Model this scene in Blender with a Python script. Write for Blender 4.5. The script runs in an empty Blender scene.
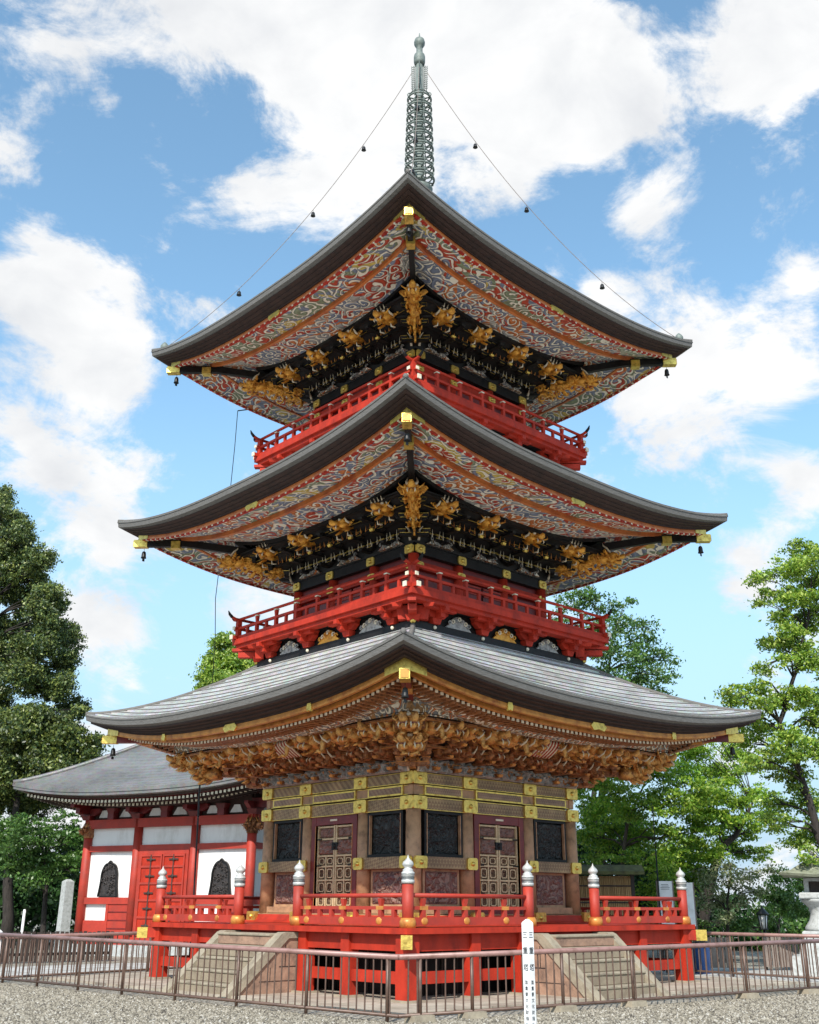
import bpy, bmesh, math, random
import numpy as np
from mathutils import Matrix, Vector, noise
random.seed(7)
PI = math.pi
scene = bpy.context.scene
COL = scene.collection

# ------------------------------------------------------------------ materials
def nmat(name):
    m = bpy.data.materials.new(name); m.use_nodes = True
    nt = m.node_tree; b = nt.nodes['Principled BSDF']
    return m, nt, b
def N(nt, t, **kw):
    n = nt.nodes.new(t)
    for k, v in kw.items(): setattr(n, k, v)
    return n
def ramp(nt, stops, interp='LINEAR'):
    r = nt.nodes.new('ShaderNodeValToRGB'); cr = r.color_ramp; cr.interpolation = interp
    while len(cr.elements) < len(stops): cr.elements.new(0.5)
    for e, (p, c) in zip(cr.elements, stops):
        e.position = p; e.color = (*c, 1) if len(c) == 3 else c
    return r
def mul(c, k): return tuple(min(1, x*k) for x in c)
def simple(name, col, rough=.6, metal=0., var=.25, scale=3., bump=.15, bscale=30., spec=.5, stretch=None, dirt=None):
    """base colour broken up by two noises, fine bump"""
    m, nt, b = nmat(name); L = nt.links
    geo = N(nt, 'ShaderNodeNewGeometry'); src = geo.outputs['Position']
    if stretch:
        mp = N(nt, 'ShaderNodeMapping'); mp.inputs['Scale'].default_value = stretch
        L.new(src, mp.inputs['Vector']); src = mp.outputs['Vector']
    n1 = N(nt, 'ShaderNodeTexNoise'); n1.inputs['Scale'].default_value = scale; n1.inputs['Detail'].default_value = 6
    n1.inputs['Roughness'].default_value = .65
    L.new(src, n1.inputs['Vector'])
    c2 = dirt if dirt else mul(col, 1-var*1.6)
    r = ramp(nt, [(.3, c2), (.5, col), (.75, mul(col, 1+var))])
    L.new(n1.outputs['Fac'], r.inputs['Fac']); L.new(r.outputs['Color'], b.inputs['Base Color'])
    b.inputs['Roughness'].default_value = rough; b.inputs['Metallic'].default_value = metal
    b.inputs['Specular IOR Level'].default_value = spec
    if bump:
        n2 = N(nt, 'ShaderNodeTexNoise'); n2.inputs['Scale'].default_value = bscale; n2.inputs['Detail'].default_value = 4
        L.new(src, n2.inputs['Vector'])
        bp = N(nt, 'ShaderNodeBump'); bp.inputs['Strength'].default_value = bump; bp.inputs['Distance'].default_value = .02
        L.new(n2.outputs['Fac'], bp.inputs['Height']); L.new(bp.outputs['Normal'], b.inputs['Normal'])
    return m

M = {}
M['red'] = simple('vermilion_lacquer', (.41, .030, .013), .6, var=.3, scale=3.2, bump=.12, spec=.25, dirt=(.25, .022, .012), stretch=(1, 1, .5))
M['red_old'] = simple('faded_vermilion', (.38, .034, .018), .6, var=.3, scale=2.2, bump=.08, dirt=(.27, .035, .022))
M['dark_red'] = simple('dark_red_lacquer', (.16, .014, .014), .45, var=.3, bump=.05)
M['black'] = simple('black_lacquer', (.012, .011, .011), .5, var=.4, bump=.06, scale=5, spec=.25)
M['panel_black'] = None
M['gold'] = simple('gilded_metal', (.80, .58, .14), .36, .75, var=.25, scale=9, bump=.25, bscale=60, dirt=(.42, .27, .06))
M['gold_paint'] = simple('gilded_carving', (.74, .36, .055), .42, .45, var=.3, scale=7, bump=.5, bscale=34, dirt=(.36, .11, .02))
M['bronze_bright'] = simple('worn_gilded_carving', (.70, .37, .11), .42, .3, var=.5, scale=9, bump=.5, bscale=30, dirt=(.16, .05, .022))
M['bronze_carving'] = simple('brown_gilded_carving', (.34, .14, .055), .45, .3, var=.9, scale=11, bump=.5, bscale=30, dirt=(.085, .026, .016))
M['cream'] = simple('cream_paint', (.74, .66, .50), .6, var=.15, scale=8, bump=.1)
M['orange'] = simple('orange_lacquer', (.52, .15, .035), .45, var=.3, scale=2.5, bump=.08, dirt=(.33, .06, .02))
M['orange_gold'] = simple('orange_gilded_beam', (.60, .25, .055), .42, .3, var=.35, scale=4, bump=.1, dirt=(.36, .09, .025))
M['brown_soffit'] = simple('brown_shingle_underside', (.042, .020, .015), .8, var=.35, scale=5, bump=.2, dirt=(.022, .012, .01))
M['green_gray'] = simple('spire_bronze', (.17, .20, .18), .6, .1, var=.25, scale=6, bump=.1)
M['stone'] = simple('tuff_stone', (.27, .22, .155), .9, var=.3, scale=2.5, bump=.4, bscale=18, dirt=(.22, .17, .12))
M['stone_pale'] = simple('pale_step_stone', (.30, .255, .185), .88, var=.3, scale=4, bump=.4, bscale=22, dirt=(.2, .165, .12))
M['stone_red'] = simple('reddish_tuff', (.31, .19, .13), .9, var=.35, scale=3.5, bump=.5, bscale=16, dirt=(.15, .095, .07))
M['granite'] = simple('grey_granite', (.42, .43, .42), .8, var=.2, scale=12, bump=.2, bscale=60, dirt=(.26, .27, .25))
M['lantern_roof'] = simple('mossy_granite', (.23, .24, .17), .85, var=.35, scale=7, bump=.3, dirt=(.13, .14, .08))
M['fence'] = simple('brown_painted_steel', (.125, .075, .055), .45, .15, var=.25, scale=6, bump=.06, dirt=(.075, .045, .035))
M['fence_rail'] = simple('brown_rail_highlight', (.30, .17, .15), .42, .1, var=.2, scale=4, bump=.05, dirt=(.19, .10, .08))  # paler than the bars: the top rail's pinkish highlight is painted in
M['plaster'] = simple('white_plaster', (.80, .79, .77), .85, var=.06, scale=1.6, bump=.1, dirt=(.60, .58, .54), stretch=(1, 1, .35))
M['window_dark'] = simple('dark_carved_window', (.035, .028, .026), .5, var=.4, scale=9, bump=.9, bscale=14)
M['white_paint'] = simple('white_painted_wood', (.80, .80, .80), .5, var=.1, scale=3, bump=.05, dirt=(.62, .61, .58))
M['black_paint'] = simple('black_lettering', (.012, .012, .013), .5, var=.1, bump=0)
M['blue'] = simple('blue_plastic', (.035, .13, .42), .4, var=.15, bump=0)
M['dark_metal'] = simple('dark_metal', (.022, .022, .022), .45, .4, var=.2, bump=.05)
M['grey_wood'] = simple('weathered_grey_wood', (.23, .19, .165), .8, var=.3, scale=3, bump=.3, stretch=(8, 8, 1), dirt=(.12, .09, .08))
M['dark_wood'] = simple('dark_wood', (.045, .03, .024), .7, var=.4, scale=4, bump=.2)
M['bark'] = simple('tree_bark', (.085, .065, .05), .9, var=.4, scale=4, bump=.8, bscale=14, stretch=(3, 3, .8))
M['bark_dark'] = simple('dark_bark', (.035, .028, .024), .9, var=.4, scale=4, bump=.8, bscale=14, stretch=(3, 3, .8))
M['moss'] = simple('mossy_bark_roof', (.12, .125, .05), .95, var=.4, scale=5, bump=.6, dirt=(.06, .05, .035))
M['relief_gray'] = simple('grey_white_carving', (.34, .33, .31), .6, var=.45, scale=10, bump=.5, bscale=26, dirt=(.10, .10, .10))
M['relief_brown'] = simple('brown_carved_relief', (.20, .105, .08), .55, var=.45, scale=8, bump=.5, bscale=20, dirt=(.09, .045, .04))
M['post_brown'] = simple('brown_lacquered_column', (.42, .235, .125), .55, var=.3, scale=5, bump=.2, bscale=70)
M['silver'] = simple('silver_cap_metal', (.50, .50, .48), .45, .15, var=.25, scale=12, bump=.1, dirt=(.36, .38, .38))

def roof_mat(name, col, dirt, scale=1.2):
    m, nt, b = nmat(name); L = nt.links
    geo = N(nt, 'ShaderNodeNewGeometry')
    n1 = N(nt, 'ShaderNodeTexNoise'); n1.inputs['Scale'].default_value = scale; n1.inputs['Detail'].default_value = 8; n1.inputs['Roughness'].default_value = .7
    L.new(geo.outputs['Position'], n1.inputs['Vector'])
    r = ramp(nt, [(.32, dirt), (.52, col), (.75, mul(col, 1.35))]); L.new(n1.outputs['Fac'], r.inputs['Fac'])
    # shingle-width speckle
    v = N(nt, 'ShaderNodeTexVoronoi'); v.inputs['Scale'].default_value = 9
    L.new(geo.outputs['Position'], v.inputs['Vector'])
    mx = N(nt, 'ShaderNodeMix', data_type='RGBA', blend_type='MULTIPLY'); mx.inputs['Factor'].default_value = .2
    L.new(r.outputs['Color'], mx.inputs['A']); L.new(v.outputs['Color'], mx.inputs['B'])
    L.new(mx.outputs['Result'], b.inputs['Base Color'])
    n2 = N(nt, 'ShaderNodeTexNoise'); n2.inputs['Scale'].default_value = 40
    L.new(geo.outputs['Position'], n2.inputs['Vector'])
    bp = N(nt, 'ShaderNodeBump'); bp.inputs['Strength'].default_value = .35; bp.inputs['Distance'].default_value = .02
    L.new(n2.outputs['Fac'], bp.inputs['Height']); L.new(bp.outputs['Normal'], b.inputs['Normal'])
    b.inputs['Roughness'].default_value = .36
    return m
M['roof'] = roof_mat('weathered_roof_shingle', (.50, .50, .49), (.33, .325, .305))
M['roof_edge'] = simple('layered_shingle_edge', (.14, .132, .122), .8, var=.25, scale=6, bump=.5, bscale=8, stretch=(1, 1, 14), dirt=(.09, .08, .07))
M['hall_roof'] = roof_mat('slate_grey_roof', (.18, .176, .172), (.12, .117, .112), .8)

def carved_paint(name, fills, line=(.84, .76, .62), scale=2.3, rings=7., zone=.8, spiral=0):
    """carved and painted cloud scrolls: contour lines of a warped field with pale outlines"""
    m, nt, b = nmat(name); L = nt.links
    geo = N(nt, 'ShaderNodeNewGeometry')
    w = N(nt, 'ShaderNodeTexNoise'); w.inputs['Scale'].default_value = scale*.9; w.inputs['Detail'].default_value = 1.5
    L.new(geo.outputs['Position'], w.inputs['Vector'])
    ws = N(nt, 'ShaderNodeVectorMath', operation='SCALE'); ws.inputs['Scale'].default_value = .9/scale
    L.new(w.outputs['Color'], ws.inputs[0])
    ad = N(nt, 'ShaderNodeVectorMath', operation='ADD'); L.new(geo.outputs['Position'], ad.inputs[0]); L.new(ws.outputs[0], ad.inputs[1])
    v = N(nt, 'ShaderNodeTexVoronoi'); v.inputs['Scale'].default_value = scale; v.feature = 'SMOOTH_F1'; v.inputs['Smoothness'].default_value = .35
    L.new(ad.outputs[0], v.inputs['Vector'])
    n = N(nt, 'ShaderNodeTexNoise'); n.inputs['Scale'].default_value = scale*1.7; n.inputs['Detail'].default_value = 2; n.inputs['Distortion'].default_value = 1.2
    L.new(ad.outputs[0], n.inputs['Vector'])
    mm = N(nt, 'ShaderNodeMath', operation='MULTIPLY_ADD'); mm.inputs[1].default_value = 1.3; L.new(n.outputs['Fac'], mm.inputs[0]); L.new(v.outputs['Distance'], mm.inputs[2])
    m2 = N(nt, 'ShaderNodeMath', operation='MULTIPLY'); m2.inputs[1].default_value = rings; L.new(mm.outputs[0], m2.inputs[0])
    fr = N(nt, 'ShaderNodeMath', operation='PINGPONG'); fr.inputs[1].default_value = 1.; L.new(m2.outputs[0], fr.inputs[0])
    if spiral:
        v.feature = 'F1'; v.inputs['Randomness'].default_value = .85
        df = N(nt, 'ShaderNodeVectorMath', operation='SUBTRACT'); L.new(ad.outputs[0], df.inputs[0]); L.new(v.outputs['Position'], df.inputs[1])
        sp_ = N(nt, 'ShaderNodeSeparateXYZ'); L.new(df.outputs[0], sp_.inputs[0])
        at = N(nt, 'ShaderNodeMath', operation='ARCTAN2'); L.new(sp_.outputs[0], at.inputs[0]); L.new(sp_.outputs[1], at.inputs[1])
        le = N(nt, 'ShaderNodeVectorMath', operation='LENGTH'); L.new(df.outputs[0], le.inputs[0])
        k1 = N(nt, 'ShaderNodeMath', operation='MULTIPLY'); k1.inputs[1].default_value = 1/(2*PI); L.new(at.outputs[0], k1.inputs[0])
        k2 = N(nt, 'ShaderNodeMath', operation='MULTIPLY_ADD'); k2.inputs[1].default_value = spiral; L.new(le.outputs['Value'], k2.inputs[0]); L.new(k1.outputs[0], k2.inputs[2])
        p5 = N(nt, 'ShaderNodeMath', operation='PINGPONG'); p5.inputs[1].default_value = .5; L.new(k2.outputs[0], p5.inputs[0])
        fr = N(nt, 'ShaderNodeMath', operation='MULTIPLY'); fr.inputs[1].default_value = 2.; L.new(p5.outputs[0], fr.inputs[0])
    lr = ramp(nt, [(.0, (1, 1, 1)), (.25, (1, 1, 1)), (.36, (0, 0, 0))]); L.new(fr.outputs[0], lr.inputs['Fac'])
    z = N(nt, 'ShaderNodeTexNoise'); z.inputs['Scale'].default_value = zone; z.inputs['Detail'].default_value = 2.5; z.inputs['Distortion'].default_value = .8
    L.new(geo.outputs['Position'], z.inputs['Vector'])
    st = []
    n_ = len(fills)
    for i, c in enumerate(fills): st.append((.30+.40*i/n_ if i else 0, c))
    zr = ramp(nt, st, 'CONSTANT'); L.new(z.outputs['Fac'], zr.inputs['Fac'])
    hv = N(nt, 'ShaderNodeHueSaturation')
    L.new(zr.outputs['Color'], hv.inputs['Color'])
    mr = N(nt, 'ShaderNodeMapRange'); mr.inputs['To Min'].default_value = .45; mr.inputs['To Max'].default_value = 1.3
    L.new(fr.outputs[0], mr.inputs['Value']); L.new(mr.outputs[0], hv.inputs['Value'])
    mx = N(nt, 'ShaderNodeMix', data_type='RGBA'); L.new(lr.outputs['Color'], mx.inputs['Factor']); L.new(hv.outputs['Color'], mx.inputs['A']); mx.inputs['B'].default_value = (*line, 1)
    L.new(mx.outputs['Result'], b.inputs['Base Color'])
    bp = N(nt, 'ShaderNodeBump'); bp.inputs['Strength'].default_value = .8; bp.inputs['Distance'].default_value = .04
    L.new(fr.outputs[0], bp.inputs['Height']); L.new(bp.outputs['Normal'], b.inputs['Normal'])
    b.inputs['Roughness'].default_value = .55
    return m
RED_, BLU, GRN, YEL, ORG = (.40, .05, .022), (.17, .195, .26), (.20, .23, .14), (.52, .38, .09), (.50, .15, .04)
M['clouds_a'] = carved_paint('painted_cloud_carving', [RED_, ORG, BLU, RED_, GRN, BLU, YEL, RED_], rings=8, scale=2.3, spiral=7.5, zone=.7)
M['clouds_b'] = carved_paint('painted_wave_carving', [BLU, (.34, .32, .29), RED_, BLU, ORG, (.30, .29, .28), RED_, BLU], rings=8, scale=2.6, zone=.75, spiral=8.)
M['clouds_c'] = carved_paint('painted_pale_carving', [(.2, .19, .17), ORG, (.2, .2, .21), (.30, .16, .06), (.2, .2, .18), ORG], rings=7, scale=4, zone=2.2, spiral=9)
M['panel_black'] = carved_paint('black_carved_panel', [(.011, .014, .014), (.016, .017, .016)], line=(.030, .034, .033), rings=6, scale=3)
M['panel_brown'] = carved_paint('brown_dragon_panel', [(.14, .065, .055), (.18, .08, .06), (.12, .055, .05)], line=(.27, .16, .12), rings=5, scale=2.2)
M['lattice_fill'] = carved_paint('carved_door_filling', [(.10, .05, .03), (.14, .07, .035)], line=(.34, .21, .11), rings=5, scale=7)

def pattern_beam(name, col, col2, scale=14):
    m, nt, b = nmat(name); L = nt.links
    geo = N(nt, 'ShaderNodeNewGeometry')
    mp = N(nt, 'ShaderNodeMapping'); mp.inputs['Rotation'].default_value = (PI/4, PI/4, 0)
    L.new(geo.outputs['Position'], mp.inputs['Vector'])
    c = N(nt, 'ShaderNodeTexChecker'); c.inputs['Scale'].default_value = scale
    L.new(mp.outputs['Vector'], c.inputs['Vector'])
    c.inputs['Color1'].default_value = (*col, 1); c.inputs['Color2'].default_value = (*col2, 1)
    n1 = N(nt, 'ShaderNodeTexNoise'); n1.inputs['Scale'].default_value = 2.5; n1.inputs['Detail'].default_value = 5
    L.new(geo.outputs['Position'], n1.inputs['Vector'])
    r = ramp(nt, [(.3, (.55, .55, .55)), (.7, (1, 1, 1))]); L.new(n1.outputs['Fac'], r.inputs['Fac'])
    mx = N(nt, 'ShaderNodeMix', data_type='RGBA', blend_type='MULTIPLY'); mx.inputs['Factor'].default_value = 1
    L.new(c.outputs['Color'], mx.inputs['A']); L.new(r.outputs['Color'], mx.inputs['B'])
    L.new(mx.outputs['Result'], b.inputs['Base Color']); b.inputs['Roughness'].default_value = .5
    return m
M['beam_brown'] = pattern_beam('diaper_patterned_beam', (.28, .165, .08), (.44, .30, .14), 16)
M['plaque'] = pattern_beam('inlaid_plaque', (.30, .17, .11), (.42, .28, .16), 22)

def reed_mat():
    m, nt, b = nmat('bamboo_reed'); L = nt.links
    tc = N(nt, 'ShaderNodeTexCoord')
    mp = N(nt, 'ShaderNodeMapping'); mp.inputs['Scale'].default_value = (24, 24, 1.2)
    L.new(tc.outputs['Object'], mp.inputs['Vector'])
    n1 = N(nt, 'ShaderNodeTexNoise'); n1.inputs['Scale'].default_value = 1.5; n1.inputs['Detail'].default_value = 3
    L.new(mp.outputs['Vector'], n1.inputs['Vector'])
    r = ramp(nt, [(.3, (.24, .13, .05)), (.5, (.50, .30, .13)), (.7, (.62, .42, .2))]); L.new(n1.outputs['Fac'], r.inputs['Fac'])
    L.new(r.outputs['Color'], b.inputs['Base Color']); b.inputs['Roughness'].default_value = .7
    return m
M['reed'] = reed_mat()

def leaf_mat(name, cols, trans=.35):
    m = bpy.data.materials.new(name); m.use_nodes = True; nt = m.node_tree; L = nt.links
    for n in list(nt.nodes): nt.nodes.remove(n)
    out = N(nt, 'ShaderNodeOutputMaterial'); geo = N(nt, 'ShaderNodeNewGeometry')
    k = len(cols)
    r = ramp(nt, [(i/(k-1), c) for i, c in enumerate(cols)]); L.new(geo.outputs['Random Per Island'], r.inputs['Fac'])
    n1 = N(nt, 'ShaderNodeTexNoise'); n1.inputs['Scale'].default_value = .7; n1.inputs['Detail'].default_value = 2
    L.new(geo.outputs['Position'], n1.inputs['Vector'])
    hv = N(nt, 'ShaderNodeHueSaturation'); mr = N(nt, 'ShaderNodeMapRange'); mr.inputs['From Min'].default_value = .3; mr.inputs['From Max'].default_value = .7
    mr.inputs['To Min'].default_value = .7; mr.inputs['To Max'].default_value = 1.3
    L.new(n1.outputs['Fac'], mr.inputs['Value']); L.new(mr.outputs[0], hv.inputs['Value']); L.new(r.outputs['Color'], hv.inputs['Color'])
    d = N(nt, 'ShaderNodeBsdfDiffuse'); t = N(nt, 'ShaderNodeBsdfTranslucent'); g = N(nt, 'ShaderNodeBsdfGlossy'); g.inputs['Roughness'].default_value = .45
    L.new(hv.outputs['Color'], d.inputs['Color']); L.new(hv.outputs['Color'], t.inputs['Color'])
    m1 = N(nt, 'ShaderNodeMixShader'); m1.inputs[0].default_value = trans; L.new(d.outputs[0], m1.inputs[1]); L.new(t.outputs[0], m1.inputs[2])
    m2 = N(nt, 'ShaderNodeMixShader'); m2.inputs[0].default_value = .05; L.new(m1.outputs[0], m2.inputs[1]); L.new(g.outputs[0], m2.inputs[2])
    L.new(m2.outputs[0], out.inputs['Surface'])
    return m
M['leaf_dark'] = leaf_mat('conifer_foliage', [(.025, .055, .018), (.06, .10, .028), (.13, .18, .04), (.27, .30, .07)], .15)
M['leaf_olive'] = leaf_mat('olive_green_foliage', [(.03, .06, .015), (.06, .10, .022), (.13, .17, .035), (.24, .27, .06)], .25)
M['leaf_deep'] = leaf_mat('deep_green_foliage', [(.014, .04, .014), (.03, .08, .02), (.05, .13, .03)], .25)
M['leaf_maple'] = leaf_mat('maple_foliage', [(.09, .22, .018), (.19, .37, .028), (.33, .50, .045), (.48, .58, .08)], .45)
M['leaf_yellow'] = leaf_mat('yellow_green_foliage', [(.08, .18, .02), (.17, .31, .03), (.32, .45, .055), (.48, .56, .10)], .4)
M['leaf_mid'] = leaf_mat('mid_green_foliage', [(.04, .11, .02), (.08, .18, .03), (.15, .26, .05)], .35)
M['leaf_pale'] = leaf_mat('pale_shrub_foliage', [(.07, .12, .03), (.16, .20, .07), (.34, .36, .2)], .35)

# ------------------------------------------------------------------ mesh builder
FACE = Matrix(((1, 0, 0, 0), (0, -1, 0, 0), (0, 0, 1, 0), (0, 0, 0, 1)))   # (u along wall, r outwards, z) -> world for the -Y side
I4 = Matrix.Identity(4)
class MB:
    def __init__(s, M0=None):
        s.v = []; s.f = []; s.m = []; s.mats = []; s.M = M0 or I4; s.sm = []
    def mi(s, mat):
        if mat not in s.mats: s.mats.append(mat)
        return s.mats.index(mat)
    def add(s, vs, fs, mat, smooth=False):
        b = len(s.v); k = s.mi(mat)
        s.v += [tuple(s.M @ Vector(p)) for p in vs]
        for f in fs: s.f.append(tuple(b+i for i in f)); s.m.append(k); s.sm.append(smooth)
    def box(s, x0, x1, y0, y1, z0, z1, mat, bev=0):
        if bev:
            b = bev; vs = []
            # chamfered box along all top/bottom edges
            for z, i in ((z0, b), (z0+b, 0), (z1-b, 0), (z1, b)):
                vs += [(x0+i, y0+i, z), (x1-i, y0+i, z), (x1-i, y1-i, z), (x0+i, y1-i, z)]
            fs = [(3, 2, 1, 0), (12, 13, 14, 15)]
            for k in range(3):
                for j in range(4): fs.append((4*k+j, 4*k+(j+1) % 4, 4*k+4+(j+1) % 4, 4*k+4+j))
            s.add(vs, fs, mat); return
        vs = [(x0, y0, z0), (x1, y0, z0), (x1, y1, z0), (x0, y1, z0), (x0, y0, z1), (x1, y0, z1), (x1, y1, z1), (x0, y1, z1)]
        s.add(vs, [(3, 2, 1, 0), (4, 5, 6, 7), (0, 1, 5, 4), (1, 2, 6, 5), (2, 3, 7, 6), (3, 0, 4, 7)], mat)
    def taper(s, x, y, z0, z1, a0, b0, a1, b1, mat):   # frustum
        vs = [(x-a0, y-b0, z0), (x+a0, y-b0, z0), (x+a0, y+b0, z0), (x-a0, y+b0, z0), (x-a1, y-b1, z1), (x+a1, y-b1, z1), (x+a1, y+b1, z1), (x-a1, y+b1, z1)]
        s.add(vs, [(3, 2, 1, 0), (4, 5, 6, 7), (0, 1, 5, 4), (1, 2, 6, 5), (2, 3, 7, 6), (3, 0, 4, 7)], mat)
    def prism(s, poly, axis, a0, a1, mat):  # poly of 2d points, extruded along axis
        n = len(poly); vs = []
        for a in (a0, a1):
            for p, q in poly:
                vs.append({'x': (a, p, q), 'y': (p, a, q), 'z': (p, q, a)}[axis])
        fs = [tuple(range(n))[::-1], tuple(range(n, 2*n))] + [(i, (i+1) % n, n+(i+1) % n, n+i) for i in range(n)]
        s.add(vs, fs, mat)
    def tube(s, pts, rad, mat, seg=8, smooth=True, caps=True):
        pts = [Vector(p) for p in pts]; n = len(pts)
        if not hasattr(rad, '__len__'): rad = [rad]*n
        vs = []; up = Vector((0, 0, 1)); px = None
        for i, p in enumerate(pts):
            d = (pts[min(i+1, n-1)]-pts[max(i-1, 0)]).normalized()
            if px is None:
                px = d.cross(up if abs(d.z) < .9 else Vector((1, 0, 0))).normalized()
            else:
                px = (px-d*px.dot(d)).normalized()
            py = d.cross(px)
            for k in range(seg):
                a = 2*PI*k/seg; vs.append(tuple(p+(px*math.cos(a)+py*math.sin(a))*rad[i]))
        fs = []
        for i in range(n-1):
            for k in range(seg): fs.append((i*seg+k, i*seg+(k+1) % seg, (i+1)*seg+(k+1) % seg, (i+1)*seg+k))
        if caps: fs += [tuple(range(seg))[::-1], tuple(range((n-1)*seg, n*seg))]
        s.add(vs, fs, mat, smooth)
    def lathe(s, prof, x, y, mat, seg=16, smooth=True, z=0, fn=None):
        vs = []; n = len(prof)
        for r, h in prof:
            for k in range(seg):
                a = 2*PI*k/seg; vs.append((x+r*math.cos(a), y+r*math.sin(a), z+h))
        fs = []
        for i in range(n-1):
            for k in range(seg): fs.append((i*seg+k, i*seg+(k+1) % seg, (i+1)*seg+(k+1) % seg, (i+1)*seg+k))
        fs += [tuple(range(seg))[::-1], tuple(range((n-1)*seg, n*seg))]
        s.add(vs, fs, mat, smooth)
    def ell(s, c, r, mat, seg=8, rings=6, jit=0, smooth=True):
        vs = [(c[0], c[1], c[2]-r[2])]
        for i in range(1, rings):
            t = PI*i/rings-PI/2
            for k in range(seg):
                a = 2*PI*k/seg; j = 1+(random.random()-.5)*jit
                vs.append((c[0]+r[0]*math.cos(t)*math.cos(a)*j, c[1]+r[1]*math.cos(t)*math.sin(a)*j, c[2]+r[2]*math.sin(t)*j))
        vs.append((c[0], c[1], c[2]+r[2])); fs = []
        for k in range(seg): fs.append((0, 1+(k+1) % seg, 1+k))
        for i in range(rings-2):
            for k in range(seg): fs.append((1+i*seg+k, 1+i*seg+(k+1) % seg, 1+(i+1)*seg+(k+1) % seg, 1+(i+1)*seg+k))
        l = len(vs)-1; b = 1+(rings-2)*seg
        for k in range(seg): fs.append((l, b+k, b+(k+1) % seg))
        s.add(vs, fs, mat, smooth)
    def curl(s, c, d, size, mat, thick=None, turns=1.2, side=(1, 0, 0)):   # a scroll
        d = Vector(d).normalized(); sd = Vector(side); nrm = d
        up = Vector((0, 0, 1)); pts = []; rr = []
        th = thick or size*.22
        for i in range(9):
            t = i/8; a = t*turns*2*PI; R = size*(1-t*.8)
            p = Vector(c)+sd*math.cos(a)*R+up*math.sin(a)*R+d*(t*size*.4)
            pts.append(p); rr.append(th*(1-t*.45))
        s.tube(pts, rr, mat, seg=5)
    def relief(s, u0, u1, r, z0, z1, mat, depth=.06, nx=60, nz=10, seed=0, fq=9.):
        vs = []
        for j in range(nz+1):
            for i in range(nx+1):
                u = u0+(u1-u0)*i/nx; z = z0+(z1-z0)*j/nz
                q = Vector((u*fq, z*fq, seed*7.3)); h = 1-abs(noise.noise(q))*2.4; h = max(0, h)*.7+.5*max(0, noise.noise(q*2.1))
                e = 0 if (i in (0, nx) or j in (0, nz)) else 1
                vs.append((u, r+depth*h*e, z))
        fs = []
        for j in range(nz):
            for i in range(nx): a = j*(nx+1)+i; fs.append((a, a+1, a+nx+2, a+nx+1))
        s.add(vs, fs, mat)
    def build(s, name, parent=None, fix=True, label=None):
        me = bpy.data.meshes.new(name); me.from_pydata(s.v, [], s.f)
        for m in s.mats: me.materials.append(m)
        me.polygons.foreach_set('material_index', s.m); me.polygons.foreach_set('use_smooth', s.sm)
        if fix:
            bm = bmesh.new(); bm.from_mesh(me); bmesh.ops.recalc_face_normals(bm, faces=bm.faces); bm.to_mesh(me); bm.free()
        me.update()
        o = bpy.data.objects.new(name, me); COL.objects.link(o)
        if parent: o.parent = parent
        if label: o['label'] = label
        return o

def empty(name, loc=(0, 0, 0), rz=0):
    o = bpy.data.objects.new(name, None); COL.objects.link(o); o.location = loc; o.rotation_euler = (0, 0, rz); o.empty_display_size = .3
    return o
def tag(o, label=None, cat=None, group=None, kind=None):
    if label: o['label'] = label
    if cat: o['category'] = cat
    if group: o['group'] = group
    if kind: o['kind'] = kind
    return o
KIDS = {}
def kids(o): return [c for c in COL.objects if c.parent == o]
def copy_tree(o, parent=None):
    ch = list(o.children)
    c = o.copy(); COL.objects.link(c)
    if parent: c.parent = parent
    for x in ch: copy_tree(x, c)
    return c
FOURS = []
def four(o):        # the same part on the other three sides of the tower
    FOURS.append(o); return o
def do_fours():
    bpy.context.view_layer.update()
    for o in FOURS:
        for k in (1, 2, 3):
            c = copy_tree(o, o.parent); c.rotation_euler.z = k*PI/2
# ------------------------------------------------------------------ the pagoda
PAG = empty('three_storied_pagoda')
tag(PAG, 'tall three storied pagoda in red, black and gold with three grey roofs', 'pagoda')

def sweep(mb, z0, lift, pts, mats, n=28, pw=2.6):
    """mitred moulding under one eave; pts = (half size, height, lift share)"""
    prev = None
    for i, (a, dz, lf) in enumerate(pts):
        row = []
        for k in range(n+1):
            t = -1+2*k/n
            row.append((t*a, a, z0+dz+lift*lf*abs(t)**pw))
        if prev:
            mat = mats[i-1] if isinstance(mats, list) else mats
            if mat:
                b = prev+row; fs = [(k, k+1, n+2+k, n+1+k) for k in range(n)]
                mb.add(b, fs, mat)
        prev = row
def eave_z(z0, lift, a, u, lf=1, pw=2.6): return z0+lift*lf*abs(u/a)**pw

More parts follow.
